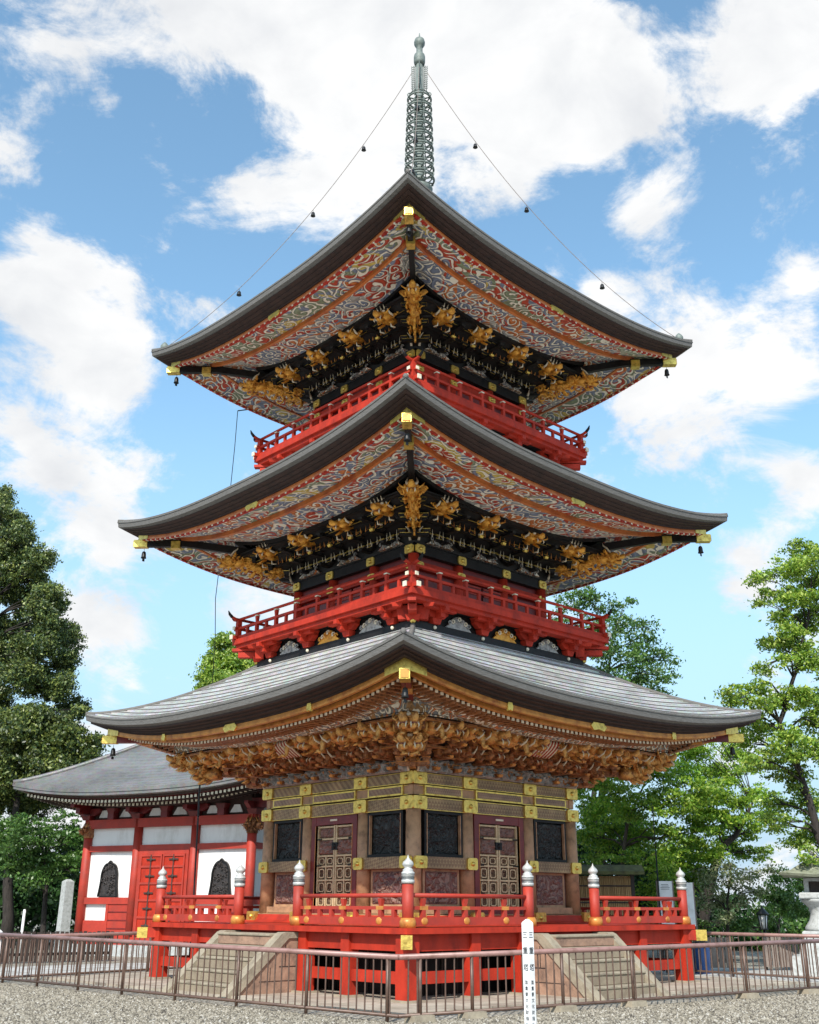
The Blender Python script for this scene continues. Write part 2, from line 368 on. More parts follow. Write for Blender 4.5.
def dragon(mb, u, r, z, s, head, horn, mouth, yaw=0, pitch=0, wide=1):
    """carved beast head pointing outwards (+r)"""
    keep = mb.M
    mb.M = keep @ Matrix.Translation((u, r, z)) @ Matrix.Rotation(yaw, 4, 'Z') @ Matrix.Rotation(pitch, 4, 'X') @ Matrix.Scale(s, 4) @ Matrix.Diagonal((wide, 1, 1, 1))
    mb.tube([(0, -.5, .02), (0, -.2, -.02), (0, .05, .03), (0, .25, .05)], [.15, .17, .19, .15], head, seg=7)
    mb.ell((0, .12, .12), (.2, .2, .15), head, 8, 6, .25)
    mb.tube([(0, .2, .06), (0, .38, .05), (0, .5, .1), (0, .54, .19)], [.13, .11, .09, .04], head, seg=6)      # upper snout turned up
    mb.tube([(0, .15, -.07), (0, .34, -.12), (0, .46, -.08)], [.09, .075, .03], head, seg=6)                     # lower jaw
    mb.box(-.06, .06, .2, .42, -.06, .0, mouth)
    for sx in (-1, 1):
        mb.ell((sx*.11, .26, .17), (.05, .05, .05), horn, 6, 4)
        mb.tube([(sx*.08, .05, .2), (sx*.14, -.08, .36), (sx*.13, -.2, .46), (sx*.1, -.22, .56)], [.04, .035, .025, .008], horn, seg=5)
        mb.tube([(sx*.09, .4, -.02), (sx*.1, .46, -.1), (sx*.09, .44, -.17)], [.025, .02, .004], horn, seg=4)
        mb.tube([(sx*.16, .3, .0), (sx*.28, .34, .08), (sx*.33, .25, .2)], [.03, .025, .006], head, seg=4)
        for k in range(4):
            a = -.9+k*.6
            mb.curl((sx*(.2+.03*k), -.05-.05*k, .08+.11*a), (sx*.5, 1, 0), .1, head, .035)
        mb.tube([(sx*.14, -.1, -.14), (sx*.2, .05, -.24), (sx*.17, .18, -.28)], [.06, .045, .01], head, seg=5)
    mb.M = keep

def elephant(mb, u, r, z, s, head, horn, mouth, yaw=0, pitch=0):
    keep = mb.M
    mb.M = keep @ Matrix.Translation((u, r, z)) @ Matrix.Rotation(yaw, 4, 'Z') @ Matrix.Rotation(pitch, 4, 'X') @ Matrix.Scale(s, 4)
    mb.tube([(0, -.5, .02), (0, -.15, .02), (0, .12, .06)], [.16, .19, .14], head, seg=8)
    mb.ell((0, .1, .12), (.21, .22, .19), head, 10, 7, .1)
    mb.tube([(0, .22, .08), (0, .36, -.02), (0, .42, -.16), (0, .44, -.28), (0, .52, -.34), (0, .6, -.28)], [.12, .09, .07, .055, .045, .03], head, seg=7)
    for sx in (-1, 1):
        mb.ell((sx*.25, -.02, .06), (.05, .15, .19), head, 8, 6, .2)
        mb.tube([(sx*.1, .24, -.04), (sx*.15, .4, -.1), (sx*.15, .54, -.02), (sx*.13, .6, .08)], [.035, .032, .022, .005], horn, seg=5)
        mb.ell((sx*.15, .24, .14), (.03, .03, .03), horn, 6, 4)
        for k in range(3): mb.curl((sx*(.22+.04*k), -.16-.06*k, .1*k-.12), (sx*.5, 1, 0), .09, head, .03)
    mb.M = keep

def bracket(mb, u, r0, z0, r1, z1, arm, edge, width=.62, steps=3, block=None):
    block = block or arm
    h = (z1-z0)/steps
    for i in range(steps):
        rr = r0+(r1-r0)*(i+.55)/steps; zz = z0+h*i
        mb.box(u-.065, u+.065, r0-.1, rr+.17, zz+.02, zz+.02+h*.42, arm)
        mb.taper(u, rr+.2, zz+.03, zz+h*.4, .05, .02, .06, .045, edge if (steps == 4 or i == 1) else arm)
        w = width*(1-.08*i)
        mb.prism([(u-w/2, zz+h*.42), (u-w/2, zz+h*.62), (u+w/2, zz+h*.62), (u+w/2, zz+h*.42), (u+w/2-.1, zz+h*.24), (u-w/2+.1, zz+h*.24)], 'y', rr-.05, rr+.05, arm)
        mb.box(u-w/2+.02, u+w/2-.02, rr+.052, rr+.062, zz+h*.55, zz+h*.61, edge)
        for du in (-w/2+.07, 0, w/2-.07):
            mb.taper(u+du, rr, zz+h*.62, zz+h*.95, .06, .06, .085, .085, block)
            if steps == 4 or du: mb.box(u+du-.087, u+du+.087, rr-.087, rr+.089, zz+h*.92, zz+h*.99, edge)

def plate(mb, u, r, z, w, h, mat, t=.03, boss=True):
    mb.prism([(u-w/2+.03, z-h/2), (u+w/2-.03, z-h/2), (u+w/2, z-h/2+.03), (u+w/2, z+h/2-.03), (u+w/2-.03, z+h/2), (u-w/2+.03, z+h/2), (u-w/2, z+h/2-.03), (u-w/2, z-h/2+.03)], 'y', r-.02, r+t, mat)
    if boss: mb.ell((u, r+t, z), (.05, .045, .05), mat, 8, 6)

STOR = [dict(R=5.9, z0=5.39, lift=.52, rt=2.76, zt=7.36, B=2.54, hz=4.24, bo=4.25, bz=5.06),
        dict(R=5.69, z0=10.47, lift=.56, rt=2.5, zt=12.42, B=2.24, hz=9.46, bo=3.42, bz=10.16),
        dict(R=5.37, z0=15.62, lift=.56, rt=.42, zt=20.45, B=2.0, hz=14.70, bo=3.22, bz=15.30)]

for lv, S in enumerate(STOR):
    R, z0, lift, B, hz = S['R'], S['z0'], S['lift'], S['B'], S['hz']
    # ---- roof covering in stepped courses
    mb = MB(FACE); nc = 22; nt_ = 40; rise = S['zt']-z0-.18; prev = None; sa = None
    def surf(a, t, s): return z0+.18+rise*(s**1.28)+lift*(abs(t)**2.6)*(1-s)**1.7
    rows = []
    for c in range(nc+1):
        s = c/nc; a = R+(S['rt']-R)*s
        rows.append([(t*a, a, surf(a, t, s)) for t in [-1+2*k/nt_ for k in range(nt_+1)]])
    st = .026
    for c in range(nc):
        lo = rows[c]; hi = rows[c+1]
        lo2 = [(x, y+.004, z+st) for x, y, z in lo]
        hi2 = hi
        mb.add(lo+lo2, [(k, k+1, nt_+2+k, nt_+1+k) for k in range(nt_)], M['roof'] if c % 2 else M['roof_edge'])
        mb.add(lo2+hi2, [(k, k+1, nt_+2+k, nt_+1+k) for k in range(nt_)], M['roof'])
    roof = mb.build('roof', PAG)
    # hip ridges are only soft folds on this roof: low rounded cap along the diagonal
    mb = MB(FACE)
    pts = []
    for c in range(0, nc+1):
        s = c/nc; a = R+(S['rt']-R)*s; pts.append((-a, a, surf(a, 1, s)+.015))
    mb.tube(pts, .055, M['roof_edge'], seg=6)
    mb.build('hip_cap', roof)
    # layered edge and soffit
    mb = MB(FACE)
    sweep(mb, z0, lift, [(R-.02, .20, 1), (R+.014, .185, 1), (R+.014, .15, 1), (R+.0, .145, 1), (R-.012, .03, 1), (R-.1, -.012, 1)], [M['roof'], M['roof_edge'], M['roof_edge'], M['roof_edge'], M['roof_edge']], 36)
    mb.build('eave_edge', roof)
    mb = MB(FACE)
    if lv == 0:
        pr_ = [(R-.1, -.012, 1), (R-.1, -.05, 1), (R-.2, -.06, 1), (R-.2, -.09, 1), (R-.31, -.1, 1), (R-.31, -.14, 1), (R-.42, -.15, 1), (R-.42, -.19, 1), (R-.6, -.2, 1)]
    else:
        pr_ = [(R-.1, -.012, 1), (R-.1, -.035, 1), (R-.2, -.06, 1), (R-.2, -.085, 1), (R-.3, -.105, 1), (R-.3, -.13, 1), (R-.40, -.15, 1), (R-.40, -.2, 1), (R-.6, -.2, 1)]
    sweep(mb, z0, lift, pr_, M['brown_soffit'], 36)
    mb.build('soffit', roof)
    # orange beam with gilt plates
    mb = MB(FACE)
    a = R-.44
    sweep(mb, z0, lift, [(a, -.195, 1), (a+.01, -.26, 1), (a, -.30, 1), (a-.09, -.30, 1), (a-.09, -.2, 1)], M['orange_gold'] if lv == 0 else M['orange'], 36)
    if lv == 0:
        sweep(mb, z0, lift, [(a-.20, -.26, 1), (a-.20, -.345, 1), (a-.30, -.355, 1), (a-.30, -.26, 1)], M['orange_gold'], 36)
        sweep(mb, z0, lift, [(a-.09, -.22, 1), (a-.20, -.27, 1)], M['brown_soffit'], 36)
    mb.build('eave_beam', roof)
    for uu in (0,):
        for u in (-a*.5, 0, a*.5) if lv == 0 else (0,):
            mb = MB(FACE); zz = eave_z(z0, lift, a, u)-.245
            w = .52 if u == 0 else .16
            mb.prism([(u-w/2, zz), (u-w/3, zz-.09), (u, zz-.06), (u+w/3, zz-.09), (u+w/2, zz), (u+w/3, zz+.075), (u-w/3, zz+.075)], 'y', a-.02, a+.03, M['gold'])
            mb.build('metal_fitting', roof)
    # rafter ends
    mb = MB(FACE)
    if lv == 0:
        for (ra, rb, d0, d1, n) in ((4.98, 5.15, -.41, -.36, 74), (4.4, 4.95, -.40, -.345, 68)):
            for k in range(n):
                t = -1+2*(k+.5)/n; u = t*rb; zz = eave_z(z0, lift, rb, u)
                if abs(u) > rb-.12: continue
                ua = u if abs(u) < ra-.06 else math.copysign(ra-.06, u)
                mb.box(u-.035, u+.035, max(ra, abs(u)*.0+ra), rb, zz+d0, zz+d1, M['bronze_carving'])
                mb.box(u-.036, u+.036, rb, rb+.012, zz+d0-.002, zz+d1+.002, M['cream'])
        sweep(mb, z0, lift, [(5.17, -.35, 1), (4.98, -.33, 1), (4.4, -.26, .85)], [M['brown_soffit'], M['brown_soffit']], 30)
    else:
        n = 84; rb = a+.008
        sweep(mb, z0, lift, [(rb-.012, -.295, 1), (rb-.012, -.338, 1), (rb-.07, -.338, 1)], M['red'], 36)
        for k in range(n):
            t = -1+2*(k+.5)/n; u = t*rb*.985; zz = eave_z(z0, lift, rb, u)
            mb.box(u-.025, u+.025, rb-.08, rb, zz-.335, zz-.302, M['cream'] if k % 2 == 0 else M['red'])
    mb.build('rafter_ends', roof)
    # carved eave boards
    mb = MB(FACE)
    if lv == 0:
        sweep(mb, z0, lift, [(4.78, -.32, .9), (4.72, -.36, .9), (4.44, -.44, .85), (4.3, -.43, .8), (4.24, -.30, 0)], M['clouds_c'], 30)
        mb.build('carved_purlin', roof)
    else:
        ai = R-1.2; ae = S['bo']-.0
        sweep(mb, z0, lift, [(a-.02, -.305, 1), (ai, -.20, .92), ], M['clouds_a'], 30)
        mb.build('carved_eave_board', roof)
        mb = MB(FACE)
        sweep(mb, z0, lift, [(ai, -.20, .92), (ai, -.31, .92), (ai-.07, -.32, .92), (ai-.07, -.28, .92)], M['orange'], 30)
        sweep(mb, z0, lift, [(ai-.07, -.28, .92), (ae, -.27, .8)], M['clouds_b'], 30)
        mb.build('carved_eave_board', roof)
        mb = MB(FACE)
        sweep(mb, z0, lift, [(ae+.02, -.26, .8), (ae+.02, -.36, .8), (ae-.1, -.37, .8), (ae-.1, -.26, .8)], M['black'], 30)
        mb.build('purlin', roof)
    # hip rafter on the left diagonal of this side, gilt nose
    mb = MB(Matrix.Rotation(-PI/4, 4, 'Z') @ FACE)   # r now runs along the diagonal toward (-1,-1)
    q = math.sqrt(2)
    hm = M['dark_red'] if lv == 0 else M['black']; kw = 1 if lv == 0 else .7
    P = [(B+.1, S['bz']-.05, .10), ((R-1.3), z0+lift*.75-.33, .09), (R-.62, z0+lift*.88-.40, .085), (R-.42, z0+lift*.93-.42, .08)]
    for i in range(len(P)-1):
        (a0, za, w0), (a1, zb, w1) = P[i], P[i+1]
        vs = []
        for (aa, zz, w) in ((a0, za, w0), (a1, zb, w1)):
            w *= kw
            vs += [(-w, aa*q, zz-.07), (w, aa*q, zz-.07), (w, aa*q, zz+.12), (-w, aa*q, zz+.12)]
        mb.add(vs, [(0, 1, 2, 3), (4, 5, 6, 7), (0, 1, 5, 4), (1, 2, 6, 5), (2, 3, 7, 6), (3, 0, 4, 7)], hm)
    an, zn = (R-.40)*q, z0+lift*.93-.42
    mb.box(-.095, .095, an-.3, an+.06, zn-.09, zn+.1, M['gold'])
    mb.box(-.075, .075, an+.06, an+.075, zn-.07, zn+.08, M['orange_gold'])
    # gable-shaped gilt cover plates where the two beams meet
    an2 = (R-.44)*q; zc = z0+lift-.24
    for sx in (-1, 1):
        k = .55 if lv == 0 else .5
        mb.add([(0, an2+.03, zc+.13), (0, an2+.03, zc-.11), (sx*k*.7, an2-k*.7+.03, zc-.17), (sx*k*.7, an2-k*.7+.03, zc-.02)], [(0, 1, 2, 3)], M['gold'])
        mb.add([(0, an2-.03, zc+.13), (0, an2-.03, zc-.11), (sx*k*.7, an2-k*.7-.03, zc-.17), (sx*k*.7, an2-k*.7-.03, zc-.02)], [(0, 1, 2, 3)], M['gold'])
    # second gilt strap lower on the rafter
    a2 = (R-1.15)*q; z2 = z0+lift*.78-.36
    mb.box(-.10, .10, a2-.12, a2+.12, z2-.12, z2+.08, M['gold'] if lv else M['orange_gold'])
    mb.build('hip_rafter', roof)
    four(roof)

    # ---- bracket zone
    bo, bz = S['bo'], S['bz']
    arm = M['bronze_carving'] if lv == 0 else M['black']
    edge = M['orange_gold'] if lv == 0 else M['gold']
    mb = MB(FACE)
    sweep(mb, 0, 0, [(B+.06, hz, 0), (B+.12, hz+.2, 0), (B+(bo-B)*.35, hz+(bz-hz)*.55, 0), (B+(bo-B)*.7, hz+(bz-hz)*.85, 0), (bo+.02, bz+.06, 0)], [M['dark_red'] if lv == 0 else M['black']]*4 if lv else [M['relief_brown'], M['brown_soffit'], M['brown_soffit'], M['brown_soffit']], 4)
    for i, fr_ in enumerate((.45, .72, .95)):     # long purlins running through the sets
        rr = B+(bo-B)*fr_; zz = hz+(bz-hz)*(fr_*.85)+.1
        mb.box(-rr-.05, rr+.05, rr-.04, rr+.04, zz, zz+.06, arm)
        if i == 1 or lv == 0: mb.box(-rr-.05, rr+.05, rr+.042, rr+.05, zz+.01, zz+.022, edge)
    if lv:      # pale outlines of the stepped arms
        for k in range(13):
            u = -B+2*B*(k+.5)/13
            for sx in (-1, 1):
                mb.tube([(u+sx*.05, B+.28, hz+.24), (u+sx*.07, B+.34, hz+.12), (u+sx*.05, B+.36, hz+.30)], [.014, .016, .006], M['cream'], seg=4)
                mb.tube([(u+sx*.06, B+.62, hz+.44), (u+sx*.09, B+.68, hz+.36), (u+sx*.07, B+.70, hz+.50)], [.014, .016, .006], M['orange_gold'], seg=4)
            mb.box(u-.2, u+.2, B+.30, B+.32, hz+.2, hz+.215, M['gold'])
    bset = mb.build('bracket_board', PAG)
    if lv == 0:
        us = [-2.25, -1.62, -.98, -.33, .33, .98, 1.62, 2.25]
        for j, u in enumerate(us):
            mb = MB(FACE); bracket(mb, u, B, hz+.02, bo-.12, bz+.0, arm, edge, .52, 4, M['bronze_carving']); mb.build('bracket', bset)
            mb = MB(FACE)
            (elephant if j % 2 else dragon)(mb, u, B+.74, hz+.40, .64+.06*(j % 3), M['bronze_carving'], M['cream'], M['dark_red'], pitch=.15, yaw=.12*((j*5) % 3-1))
            mb.build('carved_head', bset)
            mb = MB(FACE)
            (dragon if j % 2 else elephant)(mb, u+(.0 if j % 2 else .04), bo-.30, bz-.16, .74+.05*((j*3) % 4), M['bronze_bright'], M['cream'], M['dark_red'], pitch=-.1)
            mb.build('carved_head', bset)
        for u in (-3.35, -2.85, 2.85, 3.35):
            if abs(u) < 3: mb = MB(FACE); bracket(mb, u, B+.35, hz+.25, bo-.15, bz+.0, arm, edge, .45, 3, M['bronze_carving']); mb.build('bracket', bset)
            mb = MB(FACE); (elephant if abs(u) > 3 else dragon)(mb, u, bo-.28, bz-.15, .74, M['bronze_bright'], M['cream'], M['dark_red'], yaw=-.15*math.copysign(1, u)); mb.build('carved_head', bset)
        mb = MB(FACE)
        mb.relief(-2.55, 2.55, B+.2, hz+.01, hz+.30, M['relief_gray'], .2, 170, 14, 3, 7)
        mb.build('carved_frieze', bset)
        # ribbed coving at mid-side
        mb = MB(FACE)
        for k in range(13):
            u = -.3+.05*k
            pts = [(u, bo-.2-.3*math.cos(t_*PI/2*.9)*.5+.0, bz-.12-.30*(1-math.sin(t_*PI/2))) for t_ in (0, .25, .5, .75, 1)]
            pts = [(u, bo-.42+.34*math.sin(t_*PI/2), bz-.38+.30*t_) for t_ in (0, .25, .5, .75, 1)]
            mb.tube(pts, .026, M['cream'] if k % 2 == 0 else M['red_old'], seg=5)
        mb.build('ribbed_coving', bset)
    else:
        cu = .78 if lv == 1 else .70
        for u in (-cu*2.0, -cu*1.0, 0, cu*1.0, cu*2.0):
            mb = MB(FACE); bracket(mb, u, B, hz+.05, bo-.18, bz-.02, arm, edge, .5, 3); mb.build('bracket', bset)
        for u in (-B, -cu, cu, B):
            mb = MB(FACE)
            dragon(mb, u, bo-.22, bz-.13, .66+.05*abs(math.sin(u*3+lv)), M['gold_paint'], M['cream'], M['dark_red'], pitch=-.15+.1*math.sin(u*5), yaw=.2*math.sin(u*7+lv), wide=1.55)
            for k in range(4): mb.tube([(u-.17+.11*k, bo-.2, bz+.0), (u-.18+.115*k, bo-.02, bz+.02), (u-.19+.12*k, bo+.03, bz+.10)], [.02, .024, .006], M['cream'], seg=5)
            for sx in (-1, 1):   # pale tail-rafter tips standing beside each head
                mb.tube([(u+sx*.22, bo-.3, bz-.12), (u+sx*.25, bo-.12, bz-.1), (u+sx*.23, bo-.02, bz+.04)], [.03, .028, .008], M['cream'], seg=5)
                mb.tube([(u+sx*.2, bo-.35, bz-.4), (u+sx*.2, bo-.22, bz-.42), (u+sx*.2, bo-.2, bz-.32)], [.022, .02, .006], M['cream'], seg=5)
            mb.build('carved_head', bset)
        # carved frog-leg panels between the head-beam plates
        for u in (-cu*1.98, 0, cu*1.98):
            mb = MB(FACE); mb.prism([(u-.42, hz+.03), (u+.42, hz+.03), (u+.3, hz+.1), (u+.16, hz+.24), (u, hz+.28), (u-.16, hz+.24), (u-.3, hz+.1)], 'y', B+.05, B+.16, M['clouds_c'])
            for k in range(7): mb.curl((u-.3+.1*k, B+.17, hz+.1+.05*math.cos(k*2)), (0, 1, 0), .06, M['relief_gray'], .018)
            mb.build('frog_leg_strut', bset)
    # corner set on the diagonal
    mb = MB(Matrix.Rotation(-PI/4, 4, 'Z') @ FACE)
    bracket(mb, 0, B*q, hz+.03, (bo-.25)*q, bz-.02, arm, edge, .7, 3)
    for sx in (-1, 1):   # flared arm tips
        mb.tube([(0, (B+.2)*q, hz+.42), (sx*.34, (B+.3)*q, hz+.45), (sx*.5, (B+.38)*q, hz+.58)], [.07, .06, .015], arm, seg=5)
        mb.tube([(0, (B+.6)*q, bz-.14), (sx*.42, (B+.55)*q, bz-.1), (sx*.62, (B+.6)*q, bz+.05)], [.09, .07, .015], arm, seg=5)
        mb.tube([(sx*.1, (B+.1)*q, hz+.02), (sx*.12, (B+.16)*q, hz+.25), (sx*.2, (B+.22)*q, hz+.3)], [.03, .03, .008], M['cream'], seg=5)
    cb = mb.build('bracket', bset)
    hc = M['gold_paint'] if lv else M['bronze_bright']
    mb = MB(Matrix.Rotation(-PI/4, 4, 'Z') @ FACE)
    dragon(mb, 0, (bo-.34)*q, bz-.10, .72, hc, M['cream'], M['dark_red'], pitch=.0); mb.build('carved_head', bset)
    mb = MB(Matrix.Rotation(-PI/4, 4, 'Z') @ FACE)
    dragon(mb, 0, (B+.42)*q, hz+.34, .66, hc, M['cream'], M['dark_red'], pitch=.0); mb.build('carved_head', bset)
    if lv == 0:
        for (rr, zz, yw) in ((bo-.1, bz-.14, .35), (bo-.1, bz-.14, -.35), (bo-.5, bz-.45, .5), (bo-.5, bz-.45, -.5)):
            mb = MB(Matrix.Rotation(-PI/4, 4, 'Z') @ FACE)
            dragon(mb, 0, rr*q-.1, zz, .80, M['bronze_bright'], M['cream'], M['dark_red'], yaw=yw); mb.build('carved_head', bset)
    else:   # gilded dragon running out along the diagonal under the hip rafter
        mb = MB(Matrix.Rotation(-PI/4, 4, 'Z') @ FACE)
        pts = [(.04*math.sin(k*2.1), (B+.35)*q+.17*k, bz-.38+.045*k+.07*math.sin(k*1.5)) for k in range(9)]
        mb.tube(pts, [.06, .1, .12, .11, .12, .11, .1, .07, .03], M['gold_paint'], seg=7)
        for k in range(12):
            p = pts[min(k*8//11, 8)]
            for sx in (-1, 1):
                mb.curl((p[0]+sx*.1, p[1], p[2]-.02+.05*math.sin(k*2.2)), (sx, .2, -.2), .09+.02*(k % 3), M['gold_paint'], .03, side=(0, 1, 0))
        dragon(mb, 0, (bo+.05)*q, bz-.12, .72, M['gold_paint'], M['cream'], M['dark_red'], wide=1.2)
        for k in range(14):
            p = pts[min(k*8//13, 8)]
            mb.curl((.05*math.sin(k*3.1), p[1]+.04, p[2]+.1-.3*(k % 2)), (.3*math.sin(k), .2, -1), .12+.03*(k % 3), M['gold_paint'], .036, side=(0, 1, 0))
        mb.build('carved_dragon', bset)
    four(bset)

# ---- bodies of the upper storeys, balconies
for lv in (1, 2):
    S = STOR[lv]; B, hz = S['B'], S['hz']
    rf, zf, rb, zb = ((3.4, 7.90, 2.86, 7.36), (3.2, 12.96, 2.6, 12.42))[lv-1]
    cu = .78 if lv == 1 else .70
    mb = MB(FACE)
    sweep(mb, 0, 0, [(B-.08, zf, 0), (B-.08, hz-.2, 0)], M['dark_red'], 2)
    mb.box(-B, B, B-.09, B+.04, hz-.60, hz-.42, M['red'])
    mb.box(-B-.02, B+.02, B-.1, B+.07, hz-.25, hz-.02, M['black'])
    sweep(mb, 0, 0, [(B+.07, hz-.02, 0), (B-.2, hz, 0)], M['black'], 2)
    wall = mb.build('wall', PAG)
    for u in (-B+.02, -cu, cu):
        mb = MB(FACE); mb.lathe([(.13, zf), (.13, hz-.25)], u, B-.06, M['red'], 12); mb.build('column', wall)
    for u in (-B+.1, -cu, cu, B-.1):
        mb = MB(FACE); plate(mb, u, B+.075, hz-.135, .27, .2, M['gold']); mb.build('metal_fitting', wall)
        mb = MB(FACE); plate(mb, u, B+.045, hz-.51, .25, .15, M['gold']); mb.build('metal_fitting', wall)
    for u in (-cu*.5, cu*.5):
        mb = MB(FACE); w = cu*.46
        mb.box(u-w, u+w, B-.07, B-.02, zf+.1, hz-.62, M['dark_red'])
        for k in range(5): mb.box(u-w+.02, u+w-.02, B-.02, B, zf+.2+.17*k, zf+.24+.17*k, M['red_old'])
        mb.build('door', wall)
    four(wall)
    # balcony
    mb = MB(FACE)
    sweep(mb, 0, 0, [(B-.1, zf+.06, 0), (rf-.03, zf+.06, 0), (rf-.03, zf-.07, 0), (rf-.1, zf-.07, 0), (rf-.1, zf-.16, 0), (rf-.35, zf-.16, 0)], M['red'], 2)
    sweep(mb, 0, 0, [(rf-.35, zf-.16, 0), (rb-.02, zf-.13, 0), (rb-.02, zb-.15, 0)], M['black'], 2)
    bal = mb.build('balcony', PAG)
    mb = MB(FACE); mb.box(-rb-.06, rb+.06, rb-.1, rb+.07, zb-.12, zb+.04, M['black'])
    bus = (-2.28, -.76, .76, 2.28) if lv == 1 else (-2.1, -.7, .7, 2.1)
    for u in bus: mb.ell((u, rb+.08, zb-.03), (.045, .04, .045), M['cream'], 8, 6)
    mb.ell((-rb-.05, rb+.05, zb+.02), (.07, .07, .06), M['gold'], 8, 6)
    mb.build('base_beam', bal)
    for u in bus + (0, -1.5 if lv == 1 else -1.4, 1.5 if lv == 1 else 1.4):
        big = u in bus
        if not big: continue
        mb = MB(FACE)
        mb.taper(u, rb+.06, zb+.04, zb+.16, .1, .08, .14, .1, M['red'])
        mb.box(u-.07, u+.07, rb, rf-.2, zb+.16, zb+.27, M['red'])
        mb.prism([(u-.34, zb+.28), (u-.34, zb+.34), (u+.34, zb+.34), (u+.34, zb+.28), (u+.2, zb+.17), (u-.2, zb+.17)], 'y', rb+.03, rb+.16, M['red'])
        mb.taper(u, rf-.26, zb+.26, zb+.38, .08, .08, .12, .1, M['red'])
        for du in (-.27, .27): mb.taper(u+du, rb+.1, zb+.34, zb+.40, .07, .07, .1, .09, M['red'])
        mb.box(u-.42, u+.42, rf-.33, rf-.2, zf-.235, zf-.162, M['red'])
        mb.box(u-.06, u+.06, rf-.4, rf-.06, zf-.26, zf-.16, M['red'])
        mb.build('bracket', bal)
    for u in ((-1.52, 0, 1.52) if lv == 1 else (-1.4, 0, 1.4)):
        mb = MB(FACE); H_ = .30
        mt = M['relief_gray'] if u or lv == 2 else M['gold_paint']
        mb.prism([(u-.40, zb+.05), (u+.40, zb+.05), (u+.3, zb+.13), (u+.14, zb+H_), (u, zb+H_+.05), (u-.14, zb+H_), (u-.3, zb+.13)], 'y', rb, rb+.06, mt)
        for k in range(7):
            x = u-.3+.1*k; mb.curl((x, rb+.075, zb+.13+.14*(1-abs(x-u)/.36)), (0, 1, 0), .065, M['cream'] if k % 2 else mt, .018)
        mb.build('frog_leg_strut', bal)
    # corner corbel
    mb = MB(Matrix.Rotation(-PI/4, 4, 'Z') @ FACE)
    mb.box(-.09, .09, rb*q-.2, (rf-.16)*q, zb+.14, zb+.27, M['red'])
    mb.box(-.09, .09, rb*q-.2, (rf-.03)*q-.02, zb+.30, zf-.17, M['red'])
    for sx in (-1, 1):
        mb.taper(sx*.22, rb*q-.05, zb+.06, zb+.36, .1, .1, .15, .12, M['red'])
        mb.taper(sx*.34, (rf-.45)*q, zb+.3, zf-.16, .09, .1, .13, .12, M['red'])
    mb.taper(0, (rb+.02)*q, zb+.02, zb+.15, .12, .1, .17, .12, M['red'])
    mb.build('bracket', bal)
    # railing
    mb = MB(FACE); rr = rf-.13
    mb.box(-rr-.2, rr+.2, rr-.05, rr+.05, zf+.07, zf+.16, M['red'])
    mb.box(-rr-.14, rr+.14, rr-.035, rr+.035, zf+.33, zf+.39, M['red'])
    pts = [(-rr-.3, rr, zf+.70), (-rr-.22, rr, zf+.635), (-rr-.1, rr, zf+.6)]+[(x, rr, zf+.6) for x in (-rr*.5, 0, rr*.5)]+[(rr+.1, rr, zf+.6), (rr+.22, rr, zf+.635), (rr+.3, rr, zf+.70)]
    mb.tube(pts, [.03]+[.038]*7+[.03], M['red'], seg=8)
    for sx in (-1, 1):
        mb.tube([(sx*(rr+.22), rr, zf+.635), (sx*(rr+.3), rr, zf+.70), (sx*(rr+.34), rr, zf+.78)], [.042, .035, .01], M['black'], seg=6)
        mb.box(min(sx*(rr+.2), sx*(rr+.225)), max(sx*(rr+.2), sx*(rr+.225)), rr-.055, rr+.055, zf+.06, zf+.17, M['cream'])
        mb.box(min(sx*(rr+.14), sx*(rr+.16)), max(sx*(rr+.14), sx*(rr+.16)), rr-.045, rr+.045, zf+.32, zf+.4, M['cream'])
        mb.box(sx*rr-.06, sx*rr+.06, rr-.055, rr+.055, zf+.16, zf+.58, M['red'])
    npost = 8
    for k in range(1, npost):
        u = -rr+2*rr*k/npost
        mb.box(u-.04, u+.04, rr-.04, rr+.04, zf+.16, zf+.33, M['red'])
        mb.taper(u, rr, zf+.39, zf+.53, .03, .03, .045, .04, M['red'])
        mb.box(u-.05, u+.05, rr-.05, rr+.05, zf+.54, zf+.565, M['cream'])
    for k in range(npost):
        u = -rr+2*rr*(k+.5)/npost
        mb.box(u-.035, u+.035, rr-.03, rr+.03, zf+.16, zf+.33, M['red'])
    mb.build('railing', bal)
    four(bal)

# ---- ground storey body
S = STOR[0]; B = 2.54
mb = MB(FACE)
sweep(mb, 0, 0, [(B-.1, 1.24, 0), (B-.1, 4.25, 0)], M['relief_brown'], 2)
wall = mb.build('wall', PAG)
mb = MB(FACE)                                                        # sloping red sill
sweep(mb, 0, 0, [(B+.42, 1.27, 0), (B+.30, 1.32, 0), (B+.22, 1.44, 0), (B+.02, 1.47, 0)], [M['red'], M['red'], M['post_brown']], 2)
mb.build('sill', wall)
for u in (-2.45, -.98, .98, 2.45):
    mb = MB(FACE); plate(mb, u if abs(u) < 2 else u*1.08, B+.27, 1.39, .34, .22, M['gold'], .06); mb.build('metal_fitting', wall)
for u in (-2.52, -.98, .98):
    mb = MB(FACE)
    mb.lathe([(.17, 1.45), (.155, 3.6)], u, B-.02 if abs(u) < 2 else B-.02, M['post_brown'], 20)
    mb.build('column', wall)
for (za, zb_, mt, rr) in ((3.50, 3.76, 'beam_brown', .1), (3.80, 4.0, 'post_brown', .05), (4.02, 4.25, 'beam_brown', .11)):
    mb = MB(FACE); mb.box(-B-rr-.02, B+rr+.02, B-.1, B+rr, za, zb_, M[mt])
    for zt_ in (za, zb_-.014): mb.box(-B-rr, B+rr, B+rr, B+rr+.006, zt_, zt_+.014, M['gold'])
    mb.build('head_beam', wall)
